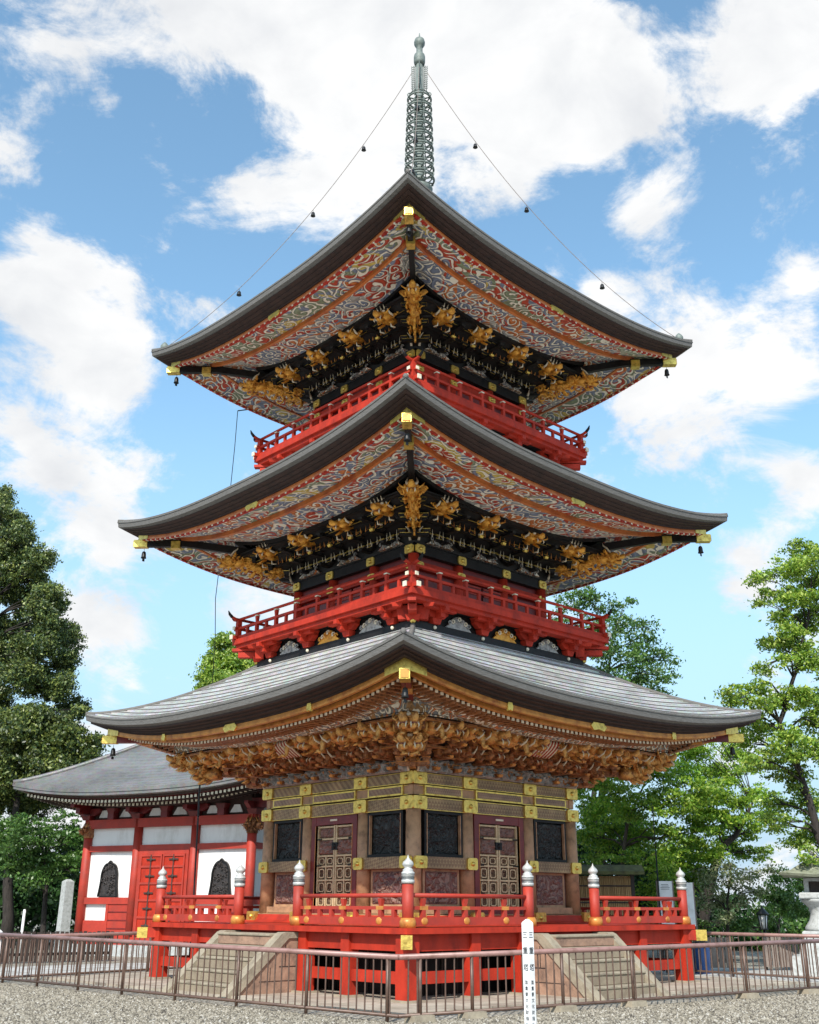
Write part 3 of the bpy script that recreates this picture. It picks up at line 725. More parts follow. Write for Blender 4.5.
for (u0, u1) in ((-2.3, -1.18), (-.76, .76), (1.18, 2.3)):
    mb = MB(FACE)
    mb.box(u0, u1, B+.05, B+.09, 3.80, 4.0, M['gold']); mb.box(u0+.05, u1-.05, B+.09, B+.1, 3.835, 3.965, M['plaque'])
    mb.build('inlaid_plaque', wall)
for u in (-B-.02, -.98, .98, B+.02):
    for zz in (3.64, 4.14):
        mb = MB(FACE); w = .42 if abs(u) < 2 else .40
        uu = u if abs(u) < 2 else math.copysign(B-.06, u)
        plate(mb, uu, B+.112, zz, w, .26, M['gold'], .035); mb.build('metal_fitting', wall)
    mb = MB(FACE); uu = u if abs(u) < 2 else math.copysign(B-.06, u)
    plate(mb, uu, B+.145, 2.46, .30 if abs(u) < 2 else .34, .24, M['gold'], .035); mb.build('metal_fitting', wall)
for sx in (-1, 1):
    c = sx*1.72
    mb = MB(FACE); mb.box(c-.60, c+.60, B-.1, B+.14, 2.345, 2.575, M['beam_brown']); mb.build('waist_beam', wall)
    mb = MB(FACE); mb.box(c-.60, c+.60, B-.1, B+.12, 1.47, 1.60, M['post_brown']); mb.build('ground_beam', wall)
    mb = MB(FACE)
    mb.box(c-.53, c+.53, B-.09, B-.03, 1.6, 2.34, M['post_brown'])
    mb.box(c-.46, c+.46, B-.03, B-.02, 1.66, 2.29, M['dark_red'])
    mb.relief(c-.45, c+.45, B-.015, 1.67, 2.28, M['panel_brown'], .05, 26, 20, 5+sx, 5)
    mb.build('carved_panel', wall)
    mb = MB(FACE)
    for (x0, x1, z0_, z1_) in ((c-.56, c-.49, 2.58, 3.5), (c+.49, c+.56, 2.58, 3.5), (c-.49, c+.49, 2.58, 2.64), (c-.49, c+.49, 3.44, 3.5)):
        mb.box(x0, x1, B-.09, B+.06, z0_, z1_, M['black'])
    for (x0, x1, z0_, z1_) in ((c-.50, c-.48, 2.64, 3.44), (c+.48, c+.50, 2.64, 3.44)):
        mb.box(x0, x1, B-.0, B+.068, z0_, z1_, M['post_brown'])
    mb.relief(c-.48, c+.48, B-.03, 2.64, 3.44, M['panel_black'], .06, 24, 20, 9+sx, 5)
    mb.build('carved_window', wall)
# door bay
mb = MB(FACE)
for (x0, x1, z0_, z1_, r_) in ((-.8, -.64, 1.45, 3.5, .06), (.64, .8, 1.45, 3.5, .06), (-.64, .64, 3.32, 3.5, .055), (-.64, .64, 1.45, 1.55, .05)):
    mb.box(x0, x1, B-.1, B+r_, z0_, z1_, M['dark_red'])
mb.box(-.12, .12, B+.055, B+.075, 3.39, 3.43, M['cream'])
for sx in (-1, 1): mb.box(min(sx*.64, sx*.652), max(sx*.64, sx*.652), B+.0, B+.064, 1.55, 3.3, M['orange_gold'])
mb.build('door_frame', wall)
for sx in (-1, 1):
    mb = MB(FACE); x0, x1 = (.012, .63) if sx > 0 else (-.63, -.012); rr = B-.03
    mb.box(x0, x1, rr-.05, rr, 1.56, 3.31, M['lattice_fill'])
    fm = M['gold']; fw = .045
    pale = simple('pale_lattice_wood', (.60, .44, .25), .5, .15, var=.2, scale=9) if 'pale_lat' not in M else M['pale_lat']
    M['pale_lat'] = pale
    mb.box(x0, x0+fw, rr, rr+.04, 1.56, 3.31, pale); mb.box(x1-fw, x1, rr, rr+.04, 1.56, 3.31, pale)
    zs = [1.56, 1.84, 2.12, 2.40, 2.68, 2.72, 3.02, 3.06, 3.27]
    for z_ in (1.56, 1.84, 2.13, 2.42, 2.64, 3.0, 3.26): mb.box(x0+fw, x1-fw, rr, rr+.036, z_, z_+.035, pale)
    for (za, zb_) in ((1.595, 1.84), (1.875, 2.13), (2.165, 2.42), (2.455, 2.64)):
        xm = (x0+x1)/2; mb.box(xm-.018, xm+.018, rr, rr+.034, za, zb_, pale)
        for xa, xb in ((x0+fw, xm-.018), (xm+.018, x1-fw)):
            cx, cz = (xa+xb)/2, (za+zb_)/2; w2, h2 = (xb-xa)/2-.03, (zb_-za)/2-.03
            oc = [(cx-w2+.03, cz-h2), (cx+w2-.03, cz-h2), (cx+w2, cz-h2+.03), (cx+w2, cz+h2-.03), (cx+w2-.03, cz+h2), (cx-w2+.03, cz+h2), (cx-w2, cz+h2-.03), (cx-w2, cz-h2+.03)]
            ic = [(cx+(p-cx)*.72, cz+(z_-cz)*.78) for p, z_ in oc]
            for k in range(8):
                k2 = (k+1) % 8
                mb.add([(oc[k][0], rr+.03, oc[k][1]), (oc[k2][0], rr+.03, oc[k2][1]), (ic[k2][0], rr+.03, ic[k2][1]), (ic[k][0], rr+.03, ic[k][1])], [(0, 1, 2, 3)], pale)
    mb.relief(x0+.06, x1-.06, rr+.005, 2.69, 2.99, M['relief_brown'], .07, 16, 12, 2+sx, 9)
    mb.relief(x0+.06, x1-.06, rr+.005, 3.06, 3.24, M['relief_brown'], .04, 16, 8, 4+sx, 14)
    for z_ in (1.86, 2.44, 3.0): mb.box(x1-.16 if sx > 0 else x0, x1 if sx > 0 else x0+.16, rr+.04, rr+.05, z_, z_+.03, M['black'])
    mb.build('door', wall)
mb = MB(FACE); mb.lathe([(.03, -.05), (.045, 0), (.03, .05)], .0, B+.02, M['black'], 10, z=2.86)
mb.box(-.10, .10, B+.0, B+.03, 2.78, 2.94, M['black']); mb.build('lock_plate', wall)
four(wall)

# ---- veranda
D = 4.47
mb = MB(FACE)
sweep(mb, 0, 0, [(2.4, 1.27, 0), (D, 1.25, 0), (D, 1.15, 0), (D-.1, 1.15, 0)], M['red'], 2)
sweep(mb, 0, 0, [(D-.1, 1.15, 0), (2.3, 1.16, 0)], M['dark_red'], 2)
ver = mb.build('veranda', PAG)
mb = MB(FACE); mb.box(-4.2, 4.2, 4.15, 4.3, .86, 1.15, M['red']); mb.build('beam', ver)
for (a0_, a1_) in ((-4.15, -1.5), (1.5, 4.15)):
    mb = MB(FACE); mb.box(a0_, a1_, 4.18, 4.28, .32, .52, M['red']); mb.build('cross_rail', ver)
for u in (-4.25, -2.62, -1.3, 1.3, 2.62):
    mb = MB(FACE); w = .15 if abs(u) > 4 else .12
    mb.box(u-w, u+w, 4.24-w, 4.24+w, .06 if abs(u) < 4 else .06, 1.15, M['red'], .01)
    mb.build('post', ver)
    mb = MB(FACE); mb.taper(u, 4.24, -.02, .08, w+.12, w+.12, w+.07, w+.07, M['stone']); mb.build('foundation_stone', ver)
mb = MB(FACE)
mb.box(-3.4, 3.4, 3.3, 3.4, 0, 1.14, M['black'])
for k in range(18): mb.box(-3.4+.4*k-.02, -3.4+.4*k+.02, 3.4, 3.43, 0, 1.14, M['dark_wood'])
mb.build('under_floor_board', ver)
# diagonal gilt nose under each corner
mb = MB(Matrix.Rotation(-PI/4, 4, 'Z') @ FACE)
mb.box(-.09, .09, 4.1*q, 4.46*q, .92, 1.14, M['red']); mb.box(-.1, .1, 4.46*q, 4.46*q+.24, .91, 1.14, M['gold'])
mb.box(-.06, .06, 4.46*q+.24, 4.46*q+.25, .95, 1.09, M['gold'])
mb.build('beam_end', ver)
# railings: rails broken at the stairs
rl = 4.3
for (a0_, a1_) in ((-4.3, -1.05), (1.05, 4.3)):
    mb = MB(FACE)
    mb.box(a0_+.1, a1_-.1, rl-.06, rl+.06, 1.29, 1.43, M['red_old'])
    mb.box(a0_+.12, a1_-.12, rl-.035, rl+.035, 1.555, 1.615, M['red_old'])
    mb.tube([(a0_+.1, rl, 1.80), (0.5*(a0_+a1_), rl, 1.80), (a1_-.1, rl, 1.80)], .04, M['red_old'], seg=10)
    for k in range(1, 9):
        u = a0_+(a1_-a0_)*k/9
        if k % 3 != 1:
            mb.box(u-.04, u+.04, rl-.04, rl+.04, 1.43, 1.555, M['red_old'])
        else:
            mb.box(u-.045, u+.045, rl-.04, rl+.04, 1.43, 1.555, M['red_old'])
            mb.taper(u, rl, 1.615, 1.75, .03, .03, .055, .045, M['red_old'])
            mb.ell((u, rl+.055, 1.36), (.09, .02, .07), M['orange_gold'], 10, 6)
            mb.box(u-.1, u+.1, rl-.04, rl+.042, 1.553, 1.618, M['orange_gold'])
    mb.build('railing', ver)
for u in (-4.3, -1.05, 1.05):
    mb = MB(FACE); x, y = u, rl
    mb.lathe([(.105, 1.25), (.105, 2.0)], x, y, M['red_old'], 18)
    mb.lathe([(.15, 1.25), (.15, 1.36), (.125, 1.42)], x, y, M['orange_gold'], 12)
    mb.lathe([(.12, 2.0), (.12, 2.06), (.112, 2.065), (.112, 2.12), (.12, 2.125), (.12, 2.19), (.105, 2.20), (.09, 2.215), (.1, 2.23), (.075, 2.25), (.06, 2.27), (.095, 2.30), (.105, 2.33), (.09, 2.37), (.045, 2.41), (.018, 2.44), (.006, 2.49)], x, y, M['silver'], 18)
    for z_ in (2.075, 2.10): mb.lathe([(.1225, z_), (.1225, z_+.008)], x, y, M['black_paint'], 18)
    mb.lathe([(.1225, 2.155), (.1225, 2.165)], x, y, M['black_paint'], 18)
    mb.build('railing_post', ver)
four(ver)

# ---- spire
AX = 0.0
mb = MB(); g = M['green_gray']
mb.box(-.55, .55, -.55, .55, 20.3, 20.42, g); mb.box(-.46, .46, -.46, .46, 20.42, 20.95, g); mb.box(-.56, .56, -.56, .56, 20.95, 21.02, g)
mb.lathe([(.44, 21.02), (.43, 21.2), (.3, 21.38), (.16, 21.45), (.3, 21.55), (.4, 21.68), (.16, 21.7), (.14, 21.8), (.10, 27.0)], 0, 0, g, 24)
spire = mb.build('spire', PAG)
for k in range(9):
    z_ = 22.0+.375*k; rr = .44-.010*k
    mb = MB()
    # ring band with openwork
    ring = [(rr*math.cos(2*PI*j/32), rr*math.sin(2*PI*j/32), z_) for j in range(33)]
    mb.tube(ring, .03, g, seg=6, caps=False)
    ring = [((rr-.05)*math.cos(2*PI*j/32), (rr-.05)*math.sin(2*PI*j/32), z_+.14) for j in range(33)]
    mb.tube(ring, .022, g, seg=6, caps=False)
    mb.lathe([(.17, -.06), (.19, 0), (.17, .07), (.13, .12)], 0, 0, g, 16, z=z_)
    for j in range(8):
        a = 2*PI*(j+.5)/8; c, s_ = math.cos(a), math.sin(a)
        mb.tube([(.15*c, .15*s_, z_), ((rr)*c, (rr)*s_, z_)], .025, g, seg=5)
        mb.tube([(rr*c, rr*s_, z_), ((rr+.035)*c, (rr+.035)*s_, z_+.09), ((rr)*c, (rr)*s_, z_+.16), ((rr-.08)*c, (rr-.08)*s_, z_+.19)], .018, g, seg=5)
        mb.ell(((rr-.01)*c, (rr-.01)*s_, z_-.06), (.025, .025, .035), g, 6, 4)
    mb.build('spire_ring', spire)
for j in range(4):
    mb = MB(Matrix.Rotation(j*PI/2+PI/4, 4, 'Z'))
    mb.tube([(.22, 0, 25.35), (.24, 0, 26.3)], .012, g, seg=4); mb.tube([(.14, 0, 25.35), (.14, 0, 26.45)], .02, g, seg=4)
    for k in range(11):
        z_ = 25.42+.085*k
        mb.tube([(.14, 0, z_), (.2, 0, z_+.03), (.235, 0, z_+.02), (.26, 0, z_+.07)], [.014, .016, .014, .006], g, seg=4)
        mb.tube([(.2, 0, z_+.03), (.18, 0, z_+.06), (.2, 0, z_+.075)], .01, g, seg=4)
    mb.build('water_flame', spire)
mb = MB(); mb.lathe([(.11, 26.38), (.165, 26.42), (.18, 26.5), (.18, 26.68), (.165, 26.76), (.12, 26.8), (.10, 26.9), (.10, 27.08), (.13, 27.12), (.17, 27.2), (.175, 27.28), (.15, 27.38), (.07, 27.46), (.025, 27.52), (.012, 27.66)], 0, 0, g, 20); mb.build('jewel_finial', spire)

# corner ornaments on the top roof, lightning cable
for sx, sy in ((-1, -1), (-1, 1), (1, -1), (1, 1)):
    mb = MB(Matrix.Translation((sx*5.12, sy*5.12, 16.33)) @ Matrix.Rotation(math.atan2(sy, sx), 4, 'Z'))
    mb.lathe([(.1, 0), (.07, .05), (.11, .1), (.12, .18), (.07, .26), (.02, .31)], 0, 0, M['green_gray'], 10)
    mb.tube([(-.1, 0, .0), (-.16, 0, .12), (-.1, 0, .2)], [.05, .04, .015], M['green_gray'], seg=6)
    mb.build('ridge_end_ornament', PAG)
mb = MB()
mb.tube([(-2.3, 5.0, 15.42), (-2.51, 5.2, 15.38)], .018, M['dark_metal'], seg=5)
mb.tube([(-2.51, 5.2, 15.38), (-2.53, 5.2, 14.2), (-2.58, 5.2, 12.9), (-2.62, 5.25, 11.6)], .011, M['dark_metal'], seg=5)
mb.tube([(-2.5, 5.1, 10.35), (-2.72, 5.3, 10.33), (-2.7, 5.4, 9.6), (-2.62, 5.4, 8.5), (-2.6, 5.4, 6.1)], .011, M['dark_metal'], seg=5)
mb.tube([(-2.86, 5.35, 5.3), (-2.85, 5.3, 5.1), (-2.79, 5.3, 1.95), (-2.79, 5.3, .02)], .022, M['dark_metal'], seg=6)
mb.build('lightning_conductor', PAG)
do_fours()

# ---- wind bells, one under each visible corner (they hang freely)
bell = None
names = {(-1, -1): 'nearest', (-1, 1): 'left', (1, -1): 'right'}
for lv, nm in ((0, 'bottom'), (1, 'middle'), (2, 'top')):
    S = STOR[lv]; a = S['R']-.55; zz = S['z0']+S['lift']*.9-.52
    for (sx, sy), side in names.items():
        if bell is None:
            bell = empty('wind_bell'); mb = MB(); d = M['dark_metal']
            mb.tube([(0, 0, 0), (0, 0, -.12)], .008, d, seg=4); mb.build('hook', bell)
            mb = MB(); mb.lathe([(.02, -.1), (.06, -.13), (.075, -.2), (.08, -.3), (.1, -.35), (.085, -.35), (.06, -.2)], 0, 0, d, 12); mb.build('bell_body', bell)
            bell.scale = (.75, .75, .75); mb = MB(); mb.box(-.045, .045, -.005, .005, -.47, -.38, d); mb.tube([(0, 0, -.2), (0, 0, -.4)], .006, d, seg=4); mb.build('clapper', bell)
            bpy.context.view_layer.update(); o = bell
        else: o = copy_tree(bell)
        o.location = (sx*a, sy*a, zz)
        tag(o, 'small dark wind bell hanging from the %s corner of the %s roof' % (side, nm), 'wind bell', 'wind bells under the roof corners')
# ---- chains from the spire to the roof corners
for (sx, sy), side in names.items():
    root = empty('spire_chain', (sx*.16, sy*.16, 26.1))
    tag(root, 'thin belled chain from the spire to the %s corner of the top roof' % side, 'chain', 'chains from the spire to the roof corners')
    p0 = Vector((0, 0, 0)); p1 = Vector((sx*4.98, sy*4.98, 16.42-26.1)); pts = []
    for k in range(25):
        t = k/24; p = p0.lerp(p1, t); p.z -= 4.2*t*(1-t); pts.append(p)
    mb = MB(); mb.tube(pts, .010, M['grey_wood'], seg=4); mb.build('chain', root)
    for t in (.19, .42, .69):
        p = pts[round(t*24)]
        mb = MB(Matrix.Translation(p)); mb.tube([(0, 0, 0), (0, 0, -.1)], .006, M['dark_metal'], seg=4); mb.lathe([(.02, -.09), (.05, -.12), (.062, -.2), (.075, -.23), (.03, -.23)], 0, 0, M['dark_metal'], 10); mb.build('bell', root)
# ------------------------------------------------------------------ ground
def ground_mat():
    m, nt, b = nmat('gravel'); L = nt.links
    geo = N(nt, 'ShaderNodeNewGeometry')
    v = N(nt, 'ShaderNodeTexVoronoi'); v.inputs['Scale'].default_value = 24; L.new(geo.outputs['Position'], v.inputs['Vector'])
    v2 = N(nt, 'ShaderNodeTexVoronoi'); v2.inputs['Scale'].default_value = 38; L.new(geo.outputs['Position'], v2.inputs['Vector'])
    sx = N(nt, 'ShaderNodeSeparateColor'); L.new(v.outputs['Color'], sx.inputs[0])
    r = ramp(nt, [(0, (.16, .14, .11)), (.3, (.32, .295, .24)), (.6, (.45, .42, .35)), (.88, (.58, .545, .47)), (1, (.68, .65, .57))])
    L.new(sx.outputs[0], r.inputs['Fac'])
    gap = ramp(nt, [(.0, (1, 1, 1)), (.55, (.85, .85, .85)), (.8, (.4, .38, .36))]); L.new(v.outputs['Distance'], gap.inputs['Fac'])
    mr = N(nt, 'ShaderNodeMath', operation='MULTIPLY'); mr.inputs[1].default_value = 1.0; L.new(v.outputs['Distance'], mr.inputs[0]); L.new(mr.outputs[0], gap.inputs['Fac'])
    mx = N(nt, 'ShaderNodeMix', data_type='RGBA', blend_type='MULTIPLY'); mx.inputs['Factor'].default_value = 1
    L.new(r.outputs['Color'], mx.inputs['A']); L.new(gap.outputs['Color'], mx.inputs['B'])
    n1 = N(nt, 'ShaderNodeTexNoise'); n1.inputs['Scale'].default_value = .5; n1.inputs['Detail'].default_value = 5; L.new(geo.outputs['Position'], n1.inputs['Vector'])
    r2 = ramp(nt, [(.3, (.72, .70, .66)), (.7, (1.0, 1.0, 1.0))]); L.new(n1.outputs['Fac'], r2.inputs['Fac'])
    m2 = N(nt, 'ShaderNodeMix', data_type='RGBA', blend_type='MULTIPLY'); m2.inputs['Factor'].default_value = 1
    L.new(mx.outputs['Result'], m2.inputs['A']); L.new(r2.outputs['Color'], m2.inputs['B'])
    L.new(m2.outputs['Result'], b.inputs['Base Color'])
    add = N(nt, 'ShaderNodeMath', operation='ADD'); L.new(v.outputs['Distance'], add.inputs[0]); L.new(v2.outputs['Distance'], add.inputs[1])
    bp = N(nt, 'ShaderNodeBump'); bp.invert = True; bp.inputs['Strength'].default_value = .6; bp.inputs['Distance'].default_value = .02
    L.new(add.outputs[0], bp.inputs['Height']); L.new(bp.outputs['Normal'], b.inputs['Normal'])
    b.inputs['Roughness'].default_value = .85
    return m
def paving_mat(name, col, col2, joint, sc):
    m, nt, b = nmat(name); L = nt.links
    geo = N(nt, 'ShaderNodeNewGeometry')
    n0 = N(nt, 'ShaderNodeTexNoise'); n0.inputs['Scale'].default_value = 1.2; L.new(geo.outputs['Position'], n0.inputs['Vector'])
    sc_ = N(nt, 'ShaderNodeVectorMath', operation='SCALE'); sc_.inputs['Scale'].default_value = .18; L.new(n0.outputs['Color'], sc_.inputs[0])
    ad = N(nt, 'ShaderNodeVectorMath', operation='ADD'); L.new(geo.outputs['Position'], ad.inputs[0]); L.new(sc_.outputs[0], ad.inputs[1])
    bk = N(nt, 'ShaderNodeTexBrick'); bk.inputs['Scale'].default_value = sc; bk.inputs['Mortar Size'].default_value = .012; bk.inputs['Brick Width'].default_value = .9; bk.inputs['Row Height'].default_value = .45
    bk.inputs['Color1'].default_value = (*col, 1); bk.inputs['Color2'].default_value = (*col2, 1); bk.inputs['Mortar'].default_value = (*joint, 1)
    L.new(ad.outputs[0], bk.inputs['Vector'])
    n1 = N(nt, 'ShaderNodeTexNoise'); n1.inputs['Scale'].default_value = 1.7; n1.inputs['Detail'].default_value = 8; L.new(geo.outputs['Position'], n1.inputs['Vector'])
    r2 = ramp(nt, [(.3, (.6, .58, .55)), (.65, (1.0, 1.0, 1.0))]); L.new(n1.outputs['Fac'], r2.inputs['Fac'])
    m2 = N(nt, 'ShaderNodeMix', data_type='RGBA', blend_type='MULTIPLY'); m2.inputs['Factor'].default_value = 1
    L.new(bk.outputs['Color'], m2.inputs['A']); L.new(r2.outputs['Color'], m2.inputs['B']); L.new(m2.outputs['Result'], b.inputs['Base Color'])
    bp = N(nt, 'ShaderNodeBump'); bp.inputs['Strength'].default_value = .4; bp.inputs['Distance'].default_value = .02; L.new(n1.outputs['Fac'], bp.inputs['Height']); L.new(bp.outputs['Normal'], b.inputs['Normal'])
    b.inputs['Roughness'].default_value = .85
    return m
mb = MB(); mb.add([(-1500, -1500, 0), (1500, -1500, 0), (1500, 1500, 0), (-1500, 1500, 0)], [(0, 1, 2, 3)], ground_mat())
tag(mb.build('ground'), 'pale grey gravel yard around the pagoda', None, None, 'structure')
PV = paving_mat('beige_stone_paving', (.50, .44, .35), (.42, .35, .28), (.26, .22, .18), 1.)
mb = MB()
poly = [(-5.75, -5.75), (6.3, -5.85), (6.6, 7.2), (-6.0, 7.2)]
mb.add([(x, y, z) for z in (0, .045) for x, y in poly], [(4, 5, 6, 7), (0, 1, 5, 4), (1, 2, 6, 5), (2, 3, 7, 6), (3, 0, 4, 7)], PV)
tag(mb.build('stone_paving'), 'warm beige stone paving under and around the pagoda', None, None, 'structure')
PV2 = paving_mat('pale_concrete_path', (.56, .55, .52), (.52, .51, .48), (.40, .38, .36), .5)
mb = MB()
mb.add([(x, y, z) for z in (0.0, .012) for x, y in [(6.9, -9.5), (10.9, -9.5), (11.4, 7.5), (7.3, 7.5)]], [(4, 5, 6, 7), (0, 1, 5, 4), (1, 2, 6, 5), (2, 3, 7, 6), (3, 0, 4, 7)], PV2)
mb.add([(x, y, z) for z in (0.0, .012) for x, y in [(-7.2, 7.5), (7.2, 7.5), (7.2, 11.3), (-7.2, 11.8)]], [(4, 5, 6, 7), (0, 1, 5, 4), (1, 2, 6, 5), (2, 3, 7, 6), (3, 0, 4, 7)], PV2)
tag(mb.build('path'), 'pale stone path behind the fence', None, None, 'structure')

# ------------------------------------------------------------------ stone stairs (one kind, two copies)
def stairs():
    root = empty('stone_staircase')
    nst = 5
    for k in range(nst):
        z1 = 1.1-(k)*.22; r1 = 4.62+.235*(k+1)
        mb = MB(FACE)
        # a course of separate blocks
        xs = [-.92, -.35, .3, .92] if k % 2 else [-.92, -.05, .92]
        for i in range(len(xs)-1):
            mb.box(xs[i]+.004, xs[i+1]-.004, 4.3, r1+random.uniform(-.006, .006), z1-.22+.002, z1-.02, M['stone'] if k else M['stone_red'], .012)
        mb.box(-.92, .92, 4.3, r1+.02, z1-.05, z1+random.uniform(-.003, .003), M['stone_pale'], .012)
        mb.build('step', root)
    for sx in (-1, 1):
        mb = MB(FACE)
        xa, xb = (.93, 1.13) if sx > 0 else (-1.13, -.93)
        mb.prism([(4.32, 0), (4.32, 1.02), (4.56, 1.02), (5.75, .0)], 'x', xa+.015, xb-.015, M['stone_red'])
        for (ya, yb, za, zb_) in ((4.32, 4.75, .5, .52), (4.32, 5.2, .25, .265), (4.6, 4.62, .52, .9), (4.95, 4.965, .27, .5), (4.5, 4.51, .05, .25), (5.3, 5.31, .05, .25)):
            mb.box(xa+.011, xb-.011, ya, yb, za, zb_, M['dark_wood'])
        mb.build('cheek_wall', root)
        mb = MB(FACE)
        mb.prism([(4.30, 1.02), (4.30, 1.13), (4.66, 1.13), (4.74, 1.10), (6.0, .0), (5.74, .0), (4.56, 1.02)], 'x', xa-.02, xb+.02, M['stone_pale'])
        mb.build('sloping_coping', root)
    return root
st1 = stairs(); bpy.context.view_layer.update()
tag(st1, 'stone staircase up to the right hand side of the red veranda, reddish side walls', 'stairs', 'stone stairs up to the veranda')
st2 = copy_tree(st1); st2.rotation_euler.z = -PI/2
tag(st2, 'stone staircase up to the left hand side of the red veranda, nearer the white hall', 'stairs', 'stone stairs up to the veranda')

# ------------------------------------------------------------------ steel fence
PB, PR_, PP = None, None, None
def fence(a, b, posts, label, ztop=(.92, .92), zb=(.1, .1), blocks=False, sp=.175, thick=.028):
    a = Vector((a[0], a[1], 0)); b = Vector((b[0], b[1], 0)); d = (b-a); L_ = d.length; d.normalize()
    ang = math.atan2(d.y, d.x)
    root = empty('steel_fence', a, ang); tag(root, label, 'fence', 'runs of brown steel fence')
    X = Matrix.Identity(4)
    zt = lambda x: ztop[0]+(ztop[1]-ztop[0])*x/L_
    zz = lambda x: zb[0]+(zb[1]-zb[0])*x/L_
    mb = MB(); mb.tube([(0, 0, zt(0)), (L_/2, 0, zt(L_/2)), (L_, 0, zt(L_))], .042, M['fence_rail'], seg=10); mb.build('top_rail', root)
    mb = MB(); mb.tube([(0, 0, zz(0)), (L_, 0, zz(L_))], .026, M['fence'], seg=8); mb.build('bottom_rail', root)
    n = int(L_/sp); me = None
    for k in range(1, n):
        x = L_*k/n
        if me is None:
            mb = MB(); mb.tube([(0, 0, 0), (0, 0, .82)], .0125, M['fence'], seg=6, caps=False); o = mb.build('bar', root); me = o.data
        else:
            o = bpy.data.objects.new('bar', me); COL.objects.link(o); o.parent = root
        o.location = (x, random.uniform(-.003, .003), zz(x)+.01); o.scale.z = (zt(x)-zz(x))/.83
        o.rotation_euler = (random.uniform(-.01, .01), random.uniform(-.01, .01), 0)
    pm = None
    for x in posts:
        mb = MB(); mb.tube([(x, 0, -.0), (x, 0, zt(x))], thick, M['fence'], seg=8); mb.build('post', root)
        if blocks:
            mb = MB(); mb.taper(x, 0, -.01, .1, .2, .14, .18, .12, M['stone_pale']); mb.build('footing_block', root)
    return root
